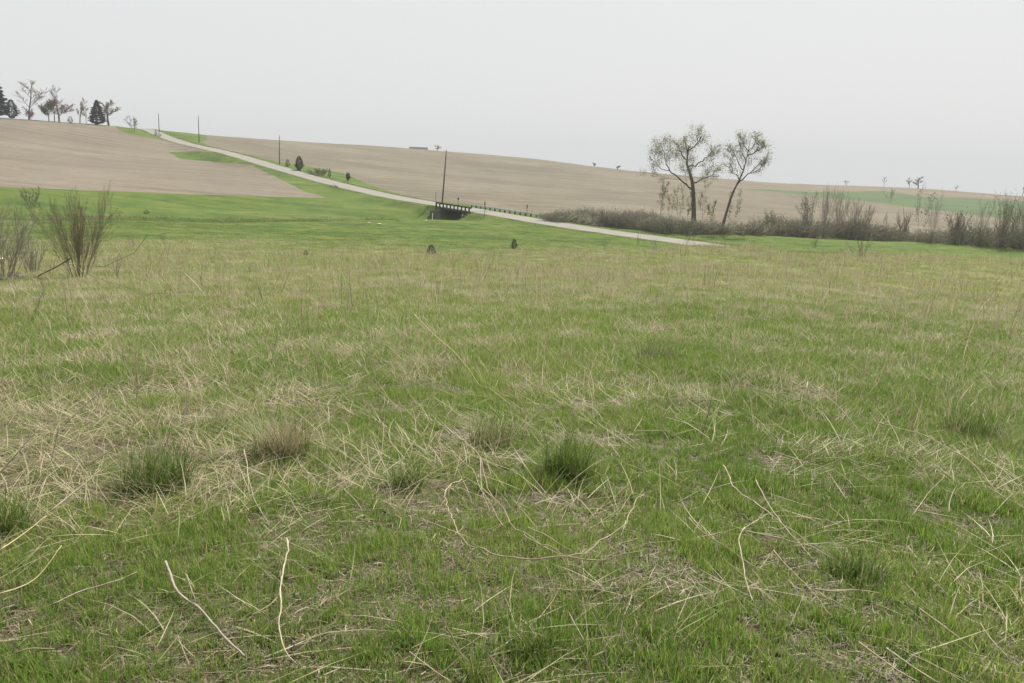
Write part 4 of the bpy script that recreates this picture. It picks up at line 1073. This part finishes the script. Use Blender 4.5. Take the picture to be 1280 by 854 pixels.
# middle distance
P = sector(15000, 11, 46, 42, 71, .75)
L = lush(P[:, 0], P[:, 1]); D = np.hypot(P[:, 0], P[:, 1])
k = rg.rand(len(P)) < (.35+.55*L)
scatter('middle_grass', 'green grass of the sloping old field', PM, P[k], rg.uniform(.7, 1.2, k.sum())*(1-.15*sstep(20, 45, D[k])), .25+.9*(fbm(P[k, 0], P[k, 1], 4, 58, 3)-.3)+.25*sstep(18, 45, D[k])-.35*sstep(.02, .3, np.arctan2(P[k, 0], P[k, 1]))*(1-sstep(22, 40, D[k])), 72)
P = sector(9500, 9, 46, 42, 73, .8); L = lush(P[:, 0], P[:, 1]); D = np.hypot(P[:, 0], P[:, 1])
k = rg.rand(len(P)) < np.clip(.50-.28*L+.28*sstep(14, 40, D), 0, 1)
scatter('middle_dry_grass', 'pale dead grass standing and lying across the old field', PMD, P[k], rg.uniform(.6, 1.15, k.sum()), .3+.8*(fbm(P[k, 0], P[k, 1], 5, 59, 3)-.3), 74)
def tan_zone(x, y):
    D = np.hypot(x, y); th = np.degrees(np.arctan2(x, y))
    return sstep(26, 52, D+(fbm(x, y, 9, 97, 3)-.5)*30)*(.45+.55*sstep(-10, 6, th))
# far edge of the old field
P = sector(12000, 40, 112, 40, 75, .8); dy = dryness(P[:, 0], P[:, 1]); g = fbm(P[:, 0], P[:, 1], 7, 81, 4)
k = rg.rand(len(P)) < dy*(.65+.4*sstep(.4, .6, g))*(1-.45*tan_zone(P[:, 0], P[:, 1]))
scatter('far_grass', 'green grass toward the edge of the meadow', PF, P[k], rg.uniform(.6, 1.1, k.sum()), .45+.9*(g[k]-.35), 76)
k = rg.rand(len(P)) < dy*(.42+.5*tan_zone(P[:, 0], P[:, 1]))*(1-.55*sstep(.4, .6, g))
scatter('far_dry_grass', 'pale dead grass toward the edge of the meadow', PFD, P[k]+.3, rg.uniform(.55, 1.05, k.sum()), .25+.8*(g[k]-.3), 77)
P = sector(11000, 55, 175, 40, 78, .85); dy = dryness(P[:, 0], P[:, 1])
dr_, _, _ = near_line(P[:, 0], P[:, 1], ROAD[:, :2])
ok = (dr_ > HALF+.8) & ~inside(POLY['tilled_left'], P[:, 0], P[:, 1]) & ~inside(POLY['tilled_mid'], P[:, 0], P[:, 1])
g = fbm(P[:, 0], P[:, 1], 12, 83, 4); k = ok & (rg.rand(len(P)) < (1-dy)*(.75+.3*g)*(1-sstep(130, 175, np.hypot(P[:, 0], P[:, 1]))))
scatter('meadow_grass', 'bright green meadow grass in the valley', PW, P[k], rg.uniform(.5, 1.05, k.sum()), .2+.9*(g[k]-.3)+.25*dy[k], 79)
# dark sedge along the ditch in the left meadow
rq = np.random.RandomState(88); kq = rq.randint(0, int(np.searchsorted(SC, _c[4])), 1800)
P = CREEKF[kq]+rq.normal(0, 1.3, (1800, 2)); kp = (fbm(P[:, 0], P[:, 1], 10, 33, 3)+rq.uniform(-.12, .12, 1800) > .47) & (P[:, 0] > -110); P = P[kp]
scatter('ditch_sedge', 'dark rough sedge growing along the ditch in the left meadow', PF+PFD[:1], P, rq.uniform(1.2, 3.2, len(P)), rq.uniform(-.9, -.2, len(P)), 89)
# scattered standing stalks
P = sector(16000, 7, 95, 42, 80, .72); D = np.hypot(P[:, 0], P[:, 1])
k = (rg.rand(len(P)) < (.25+.75*fbm(P[:, 0], P[:, 1], 5, 85, 3))) & (dryness(P[:, 0], P[:, 1]) > .5)
scatter('dead_stalks', 'thin pale dead stalks standing all over the old field', PS, P[k], rg.uniform(.5, 1.15, k.sum())*(.75+.45*sstep(10, 40, D[k])), .35+.6*rg.rand(k.sum()), 86, .22)
P = sector(9000, 22, 108, 40, 90, .72)
k = (rg.rand(len(P)) < (.08+.92*sstep(.35, .65, fbm(P[:, 0], P[:, 1], 8, 87, 3)))*(.3+.7*tan_zone(P[:, 0], P[:, 1]))) & (dryness(P[:, 0], P[:, 1]) > .4)
scatter('far_dead_stalks', 'pale dead stalks standing toward the far side of the old field', PSF, P[k], rg.uniform(.5, 1.2, k.sum()), .2+.7*rg.rand(k.sum()), 91, .2)
# longer dead stems lying about in the near turf
PX = [proto(blade_mesh('fallen_stem', 2, .12, (.15, .60), .0052, (1.25, 1.5), (-.15, .25), 640+k, M_D, 5, .55, .03, .10)) for k in range(5)]
P = sector(700, 1.6, 17, 42, 92, .85)
P = keep(P, lambda x, y: .25+.75*sstep(.42, .62, fbm(x, y, 2.2, 93, 3)), 93)
scatter('fallen_stems', 'thin dead stems lying tangled in the near turf', PX, P, rg.uniform(.5, 1.1, len(P)), -.1+.6*rg.rand(len(P)), 94, .08)
# grass creeping over the road edges
rq = np.random.RandomState(95); kq = rq.randint(12, len(ROAD)-12, 2600); sd = rq.choice([-1, 1], 2600)
P = ROAD[kq, :2]+RN[kq]*(sd*(HALF+.75+np.abs(rq.normal(0, .8, 2600))))[:, None]+rq.uniform(-2, 2, (2600, 1))*RT[kq]
P = P[np.abs(SR[kq]-S_BR) > SPAN+2.5]
scatter('verge_grass', 'rough grass along the edges of the gravel road', PW+PFD[:1], P, rq.uniform(.5, 1.1, len(P)), rq.uniform(-.1, .7, len(P)), 96)
# low broad leaved weeds
P = sector(2600, 1.5, 11, 42, 98, .8); P = keep(P, lambda x, y: sstep(.45, .65, fbm(x, y, 1.1, 99, 3)), 99)
scatter('broadleaf_weeds', 'small broad leaved weeds low in the near turf', PB, P, rg.uniform(.45, 1.0, len(P)), rg.rand(len(P))*.8, 100, .15)
# rougher weedy clumps in the meadow
P = sector(2600, 70, 185, 40, 101, .9)
dr_, _, _ = near_line(P[:, 0], P[:, 1], ROAD[:, :2])
ok = (dr_ > HALF+1.5) & ~inside(POLY['tilled_left'], P[:, 0], P[:, 1]) & ~inside(POLY['tilled_mid'], P[:, 0], P[:, 1]) & (rg.rand(len(P)) < sstep(.40, .62, fbm(P[:, 0], P[:, 1], 16, 103, 4)))
P = P[ok]
scatter('meadow_weeds', 'rough weedy clumps in the green meadow', PF+PFD[:1], P, rg.uniform(.35, .95, len(P)), rg.uniform(-.35, .5, len(P)), 102)
# ------------------------------------------------------------------ individual tufts and dead stems of the foreground
def big_tuft(label, px, py, wpx, hpx, seed, n, mat=None, dryn=0):
    P = spot(px, py); D = math.hypot(P[0], P[1]); mpp = D/FPX*1.06
    root = empty('grass_tuft', P, label, 'grass tuft', 'thick tufts of grass in the turf')
    me = blade_mesh('green_blades', int(n*1.5), wpx*mpp*.40, (hpx*mpp*.45, hpx*mpp*1.25), .0056, (.0, .75), (.05, 1.3), seed, mat or M_GT, 4)
    link('green_blades', me, root)['kind'] = 'stuff'
    dryn = int(dryn*2.4)+28
    if dryn:
        me = blade_mesh('dry_blades', dryn, wpx*mpp*.34, (hpx*mpp*.4, hpx*mpp*1.1), .0045, (.1, .8), (.1, 1.1), seed+1, M_D, 4, curl=.12)
        link('dry_blades', me, root)['kind'] = 'stuff'
big_tuft('largest dark green grass tuft, right of the looping bramble stem', 709, 598, 74, 66, 701, 420, None, 26)
big_tuft('bright green tuft left of the pale arched stems', 510, 612, 52, 42, 702, 210, None, 14)
big_tuft('dense broad tuft below the straw pile at the left', 196, 612, 96, 62, 703, 420, None, 70)
big_tuft('mixed straw and green tuft above the crossing arched stems', 612, 560, 66, 52, 704, 170, None, 120)
big_tuft('blue green tuft cut off by the left edge of the view', 6, 668, 60, 58, 705, 220, None, 40)
big_tuft('straw topped tuft with curled dead leaves at the left', 352, 572, 80, 70, 706, 90, None, 260)
big_tuft('low green tuft at the lower edge near the middle', 672, 822, 70, 58, 707, 150, None, 10)
big_tuft('green tuft under the crossed pale stems at the right', 1072, 728, 80, 46, 708, 210, None, 16)
big_tuft('thick green tuft near the right edge, halfway down', 1212, 548, 70, 52, 709, 260, None, 20)
big_tuft('yellow green tuft in the middle of the old field', 822, 452, 60, 34, 710, 260, None, 60)

def stem_clump(name, label, cat, stems, seed, group=None):
    """stems: (mode, radius mm, material, [(px, py[, lift])...]); 'L' lies on the turf, 'S' stands up from its first point"""
    rg = np.random.RandomState(seed); root = None
    for mode, rmm, mat, px in stems:
        W = []
        for k, q in enumerate(px):
            if mode == 'L': W.append(spot(q[0], q[1], (q[2] if len(q) > 2 else .035)+.035))
            elif k == 0: W.append(spot(q[0], q[1], 0)); D0 = math.hypot(W[0][0], W[0][1]); dr = rg.uniform(-.10, .10)
            else:
                hgt = (px[0][1]-q[1])/FPX*D0
                W.append(at_depth(q[0], q[1], D0+dr*hgt))
        W = np.array(W)
        if mode == 'L' and len(W) > 2:            # one smooth sweep instead of following every bump
            ar = np.concatenate([[0], np.cumsum([math.hypot(b_[0]-a_[0], b_[1]-a_[1]) for a_, b_ in zip(px, px[1:])])])
            Dk = np.hypot(W[:, 0], W[:, 1]); Df = np.polyval(np.polyfit(ar, Dk, min(3, max(1, len(px)//3))), ar)
            W = np.array([at_depth(q[0], q[1], d_) for q, d_ in zip(px, Df)])
        if root is None: root = empty(name, W[0], label, cat, group); o0 = W[0]
        Q = W-o0; s_ = np.concatenate([[0], np.cumsum(np.linalg.norm(np.diff(Q, axis=0), axis=1))])
        m_ = max(8, 4*len(Q)); tt = np.linspace(0, s_[-1], m_)
        P_ = np.array([pchip(s_, Q[:, a], tt) for a in range(3)]).T
        nz = rg.normal(size=(m_+4, 3)); nz = (nz[1:-3]+nz[2:-2]+nz[3:-1])/3
        P_[1:-1] += nz[1:-1]*s_[-1]*.0055
        kn = 1+.35*(rg.rand(m_) < .2)-.15*rg.rand(m_)
        mb = MB(); mb.tube(P_, rmm*.00090*np.linspace(1.0, .55, m_)*kn, 6)
        mb.build('stem', mat, root, True)
    return root
A, B, C_, Y = M_STEM, M_STEMP, M_STEMD, M_STRAW
stem_clump('bramble_runner', 'long bramble runner looping in a wide arc across the turf', 'bramble stem', [
 ('L', 4.2, A, [(577, 599, .16), (561, 604, .15), (556, 617, .13), (561, 643, .10), (574, 669, .08), (594, 684, .06), (623, 694, .05), (669, 698, .05), (702, 696, .06), (732, 689, .09), (761, 673, .14), (784, 650, .17), (794, 625, .19), (805, 618, .19)]),
 ('L', 3.6, A, [(705, 696, .05), (748, 701, .06), (781, 692, .08), (804, 688, .10)])], 801)
stem_clump('bramble_runner', 'pale arched stems running down into the bramble loop', 'bramble stem', [
 ('L', 4.0, A, [(522, 513, .22), (551, 531, .24), (577, 549, .24), (597, 571, .2), (610, 604, .14), (623, 630, .1), (643, 659, .06), (669, 679, .05), (705, 696, .05)]),
 ('L', 3.4, A, [(556, 560, .18), (577, 575, .18), (592, 592, .14), (600, 607, .12), (617, 637, .07), (632, 660, .04)]),
 ('L', 2.8, B, [(600, 571, .16), (603, 610, .1), (612, 640, .06)]),
 ('L', 2.8, A, [(660, 659, .07), (689, 673, .07), (717, 690, .05)]),
 ('L', 2.4, B, [(655, 668, .06), (680, 684, .06), (706, 695, .05)])], 802)
stem_clump('dead_stalk', 'upright pale dead stalk standing just right of the bramble loop', 'dead stalk', [('S', 3.6, B, [(810, 705), (809, 660), (808, 620), (804, 590), (801, 574)])], 803)
stem_clump('dead_stalk', 'two thin stalks leaning together inside the bramble loop', 'dead stalk', [('S', 2.6, A, [(638, 648), (650, 623), (664, 598)]), ('S', 2.2, B, [(594, 566), (605, 545), (619, 523)])], 804)
stem_clump('dead_stalk', 'pair of parallel straw stems leaning left above the largest tuft', 'dead stalk', [('S', 4.5, Y, [(664, 532), (652, 505), (638, 478)]), ('S', 3.8, Y, [(667, 530), (655, 505), (643, 477)])], 805)
stem_clump('dead_stalk', 'crooked pale stalk bending over right of the largest tuft', 'dead stalk', [('S', 4, B, [(842, 580), (832, 561), (828, 531), (834, 508), (838, 496)]), ('L', 3.4, A, [(794, 452, .25), (817, 466, .2), (839, 490, .08)])], 806)
stem_clump('straw_stem', 'long straw stem slanting down across the middle of the field', 'straw stem', [('L', 5.5, Y, [(518, 393, .75), (545, 421, .55), (577, 450, .3), (601, 484, .05)])], 807)
stem_clump('fallen_stick', 'thick grey brown stick lying in the lower left turf', 'stick', [('L', 7.5, C_, [(207, 702, .06), (223, 738, .05), (249, 761, .05), (276, 792, .04), (305, 820, .03)]), ('L', 3, A, [(233, 718, .08), (239, 735, .06), (245, 752, .04)])], 808)
stem_clump('dead_stalk', 'pale sinuous stem lying upright in the turf right of the thick stick', 'dead stalk', [('L', 5.0, B, [(358, 673, .10), (359, 696, .09), (351, 729, .06), (351, 771, .05), (354, 804, .04), (371, 830, .03)]), ('L', 2.6, A, [(351, 742, .05), (336, 757, .05), (316, 768, .03)])], 809)
stem_clump('fallen_stick', 'dark weathered stick slanting in the turf at the far lower left', 'stick', [('L', 4, C_, [(66, 755, .04), (105, 738, .05), (148, 725, .05), (171, 715, .05)])], 810)
stem_clump('straw_stem', 'long straw stems lying slanted along the left edge', 'straw stem', [('L', 4.2, Y, [(0, 688, .1), (30, 667, .16), (58, 645, .18)]), ('L', 3.4, Y, [(0, 742, .05), (40, 727, .1), (77, 682, .14)]), ('L', 3.2, A, [(20, 816, .03), (38, 811, .04), (68, 811, .03)])], 811)
stem_clump('straw_stem', 'pale slanting straw stems rising over the straw pile at the left', 'straw stem', [('L', 5, B, [(82, 530, .25), (105, 508, .4), (131, 487, .5), (154, 476, .55)]), ('L', 5, B, [(62, 640, .05), (98, 611, .14), (126, 587, .2)]), ('L', 5, Y, [(105, 584, .15), (148, 555, .32), (175, 521, .5)]), ('L', 5, B, [(0, 591, .15), (49, 535, .4)])], 812)
stem_clump('dead_stalk', 'broad pale upright leaf stem in the straw pile at the left', 'dead stalk', [('S', 7, B, [(62, 584), (68, 558), (74, 532)])], 813)
stem_clump('dead_stalk', 'kinked pale stalk with two bends above the broad left tuft', 'dead stalk', [('S', 5, B, [(178, 530), (171, 499), (173, 486), (184, 472), (200, 467), (214, 459)]), ('S', 4.2, B, [(167, 479), (158, 457), (152, 436), (149, 422)])], 814)
stem_clump('dead_stalk', 'arching pale straw stalk bending right above the broad left tuft', 'dead stalk', [('S', 5.5, Y, [(248, 560), (272, 522), (289, 499), (312, 486)]), ('S', 4, Y, [(205, 560), (214, 543), (227, 531), (240, 525)]), ('S', 3.6, Y, [(212, 566), (222, 545), (233, 531), (242, 526)])], 815)
stem_clump('dead_stalk', 'group of pale stalks leaning right out of the straw topped tuft', 'dead stalk', [('S', 4.5, B, [(348, 590), (361, 551), (377, 518)]), ('S', 4.5, B, [(338, 541), (348, 505), (361, 475)]), ('S', 4, Y, [(354, 508), (372, 485), (396, 467)])], 816)
stem_clump('dead_stalk', 'thin curved stem hanging down left of the straw topped tuft', 'dead stalk', [('L', 3.5, B, [(305, 562, .3), (312, 604, .16), (322, 633, .08), (337, 656, .03)])], 817)
stem_clump('dead_stalk', 'pale straight stalk leaning left, bottom middle of the turf', 'dead stalk', [('S', 4.2, A, [(584, 832), (568, 801), (551, 768), (539, 727)]), ('S', 2.5, A, [(551, 775), (546, 760)])], 818)
stem_clump('dead_stalk', 'short bent stalks standing at the lower edge left of centre', 'dead stalk', [('S', 3.0, B, [(604, 852), (608, 830), (614, 800)]), ('S', 2.6, A, [(594, 846), (590, 817), (592, 788)])], 819)
stem_clump('fallen_stick', 'pale stick lying slanted at the very bottom edge left of centre', 'stick', [('L', 3.8, A, [(512, 815, .03), (535, 833, .03), (564, 853, .03)])], 820)
stem_clump('dead_stalk', 'cluster of dead stalks at the lower edge right of the low tuft', 'dead stalk', [('S', 3.6, A, [(702, 853), (709, 834), (715, 804)]), ('S', 3.6, A, [(740, 853), (735, 830), (722, 806), (716, 792)]), ('S', 3.4, B, [(761, 853), (755, 804), (747, 780), (740, 765)]), ('L', 3.0, A, [(712, 768, .06), (722, 786, .05), (732, 804, .03)])], 821)
stem_clump('dead_stalk', 'small straight stalk standing below the bramble loop', 'dead stalk', [('S', 2.8, B, [(725, 752), (726, 730), (728, 706)])], 822)
stem_clump('fallen_stalks', 'bundle of long pale stems crossing downhill in the lower right turf', 'dead stalks', [
 ('L', 4, B, [(904, 582, .12), (922, 613, .14), (945, 628, .15), (971, 647, .13), (1002, 671, .1), (1026, 698, .05)]),
 ('L', 4, B, [(945, 600, .2), (960, 630, .18), (988, 668, .12), (1015, 698, .06)]),
 ('L', 3.4, B, [(933, 664, .1), (977, 673, .13), (1012, 683, .12), (1046, 700, .05)]),
 ('L', 3, A, [(967, 688, .1), (988, 712, .09), (1012, 736, .06), (1038, 769, .03)]),
 ('L', 3, A, [(861, 647, .05), (881, 667, .06), (912, 686, .06), (940, 705, .06), (985, 716, .03)])], 823)
stem_clump('dead_stalk', 'curved pale stem left of the bundle in the lower right turf', 'dead stalk', [('L', 4, B, [(931, 660, .12), (926, 668, .12), (928, 695, .1), (933, 729, .06), (942, 752, .03)])], 824)
stem_clump('fallen_stick', 'two parallel pale sticks at the lower right edge of the turf', 'stick', [('L', 4.2, A, [(1074, 803, .05), (1108, 829, .05), (1149, 853, .04)]), ('L', 4, B, [(1108, 810, .05), (1139, 832, .05), (1175, 854, .04)])], 825)
stem_clump('fallen_stick', 'short level twig lying under the crossed pale stems', 'stick', [('L', 4, A, [(1017, 736, .05), (1045, 739, .06), (1074, 738, .06), (1099, 741, .04)])], 826)
stem_clump('broken_stub', 'short white broken stub standing in the lower right turf', 'dead stalk', [('S', 5, B, [(1099, 745), (1100, 728), (1101, 708)])], 827)
stem_clump('fallen_stick', 'thin sticks slanting through the grass at the lower right', 'stick', [('L', 3.2, A, [(1149, 760, .05), (1187, 788, .06), (1218, 814, .03)]), ('L', 3, A, [(1225, 779, .06), (1240, 800, .06), (1260, 822, .03)]), ('L', 2.6, A, [(1163, 722, .06), (1187, 746, .03)])], 828)
stem_clump('fallen_stalks', 'long grey stems sweeping down to the right edge of the turf', 'dead stalks', [
 ('L', 5, A, [(1098, 528, .2), (1142, 540, .22), (1184, 557, .2), (1211, 576, .15), (1246, 616, .06), (1290, 640, .05)]),
 ('L', 4, C_, [(1087, 551, .12), (1136, 568, .13), (1163, 568, .16), (1179, 556, .2)]),
 ('L', 4, C_, [(1225, 571, .1), (1255, 574, .1), (1290, 575, .1)])], 829)
stem_clump('fallen_stalks', 'flattened grey stems bending downhill in the right middle turf', 'dead stalks', [
 ('L', 5, A, [(990, 477, .3), (1010, 487, .33), (1033, 497, .3), (1060, 520, .18), (1077, 545, .08)]),
 ('L', 4.5, A, [(922, 482, .2), (950, 488, .22), (985, 495, .2), (1018, 505, .18), (1046, 528, .1)]),
 ('L', 4.5, C_, [(1004, 483, .3), (1024, 490, .3), (1045, 504, .22), (1056, 518, .14)])], 830)
stem_clump('fallen_stick', 'pale stem lying level in the right middle of the turf', 'stick', [('L', 3.8, A, [(967, 564, .1), (1008, 578, .1), (1050, 592, .08), (1074, 616, .03)])], 831)
stem_clump('fallen_stick', 'straw stem slanting up to the right near the right middle', 'stick', [('L', 3.6, A, [(1139, 646, .06), (1158, 620, .16), (1181, 594, .22)])], 832)
stem_clump('dead_stalk', 'arched pale dead stalk far out in the field right of centre', 'dead stalk', [('S', 9, B, [(890, 416), (897, 402), (906, 389), (922, 375), (941, 362)])], 833)
stem_clump('dead_stalk', 'pair of broad pale stalks standing in the right far field', 'dead stalk', [('S', 10, B, [(1117, 411), (1113, 398), (1110, 384)]), ('S', 9, Y, [(1196, 425), (1222, 412), (1243, 398)])], 834)
stem_clump('dead_stalk', 'straight pale stalk leaning left near the willow shrub', 'dead stalk', [('S', 10, B, [(87, 412), (83, 380), (77, 345)])], 835)
stem_clump('dead_stalk', 'thin upright pale stalk left of centre in the far field', 'dead stalk', [('S', 8, B, [(378, 418), (377, 392), (377, 370)]), ('S', 7, B, [(288, 442), (283, 412), (280, 386)])], 836)
stem_clump('dead_stalk', 'arching pale stalk left of centre with its tip hanging right', 'dead stalk', [('S', 8, B, [(340, 456), (345, 427), (360, 416), (381, 411), (397, 407)])], 837)
stem_clump('dead_stalk', 'long thin pale stalk just left of the straw stem in the middle', 'dead stalk', [('S', 7, B, [(466, 428), (460, 385), (452, 336)]), ('S', 6, B, [(557, 456), (559, 430), (560, 403)])], 838)
stem_clump('weed_stalk', 'dark upright weed stalk standing alone at the right edge', 'weed stalk', [('S', 16, C_, [(1265, 358), (1264, 335), (1263, 309)]), ('S', 8, C_, [(1265, 350), (1270, 338), (1274, 330)]), ('S', 8, C_, [(1265, 347), (1259, 336), (1257, 328)])], 839)
stem_clump('weed_stalk', 'pale broken weed stalks standing right of the small thin shrub', 'weed stalk', [('S', 12, B, [(160, 348), (164, 338), (169, 329)]), ('S', 11, B, [(175, 352), (176, 340), (183, 331)]), ('S', 12, C_, [(184, 356), (183, 340), (183, 328)])], 840)

# ------------------------------------------------------------------ haze
hz = MB()
hz.box((0, 0, 0), (2, 2, 2))
hm = NT('haze_air'); pv = hm.n('ShaderNodeVolumePrincipled')
pv.inputs['Color'].default_value = (.56, .58, .61, 1); pv.inputs['Density'].default_value = .00031; pv.inputs['Anisotropy'].default_value = .0
hm.l(pv.outputs['Volume'], hm.out.inputs['Volume'])
zlo = float(GZ.min())-1.0; zhi = float(GZ.max())+24
o = hz.build('haze', hm.m); o.scale = (1600, 1600, (zhi-zlo)/2); o.location = (0, 0, (zhi+zlo)/2); o['kind'] = 'stuff'
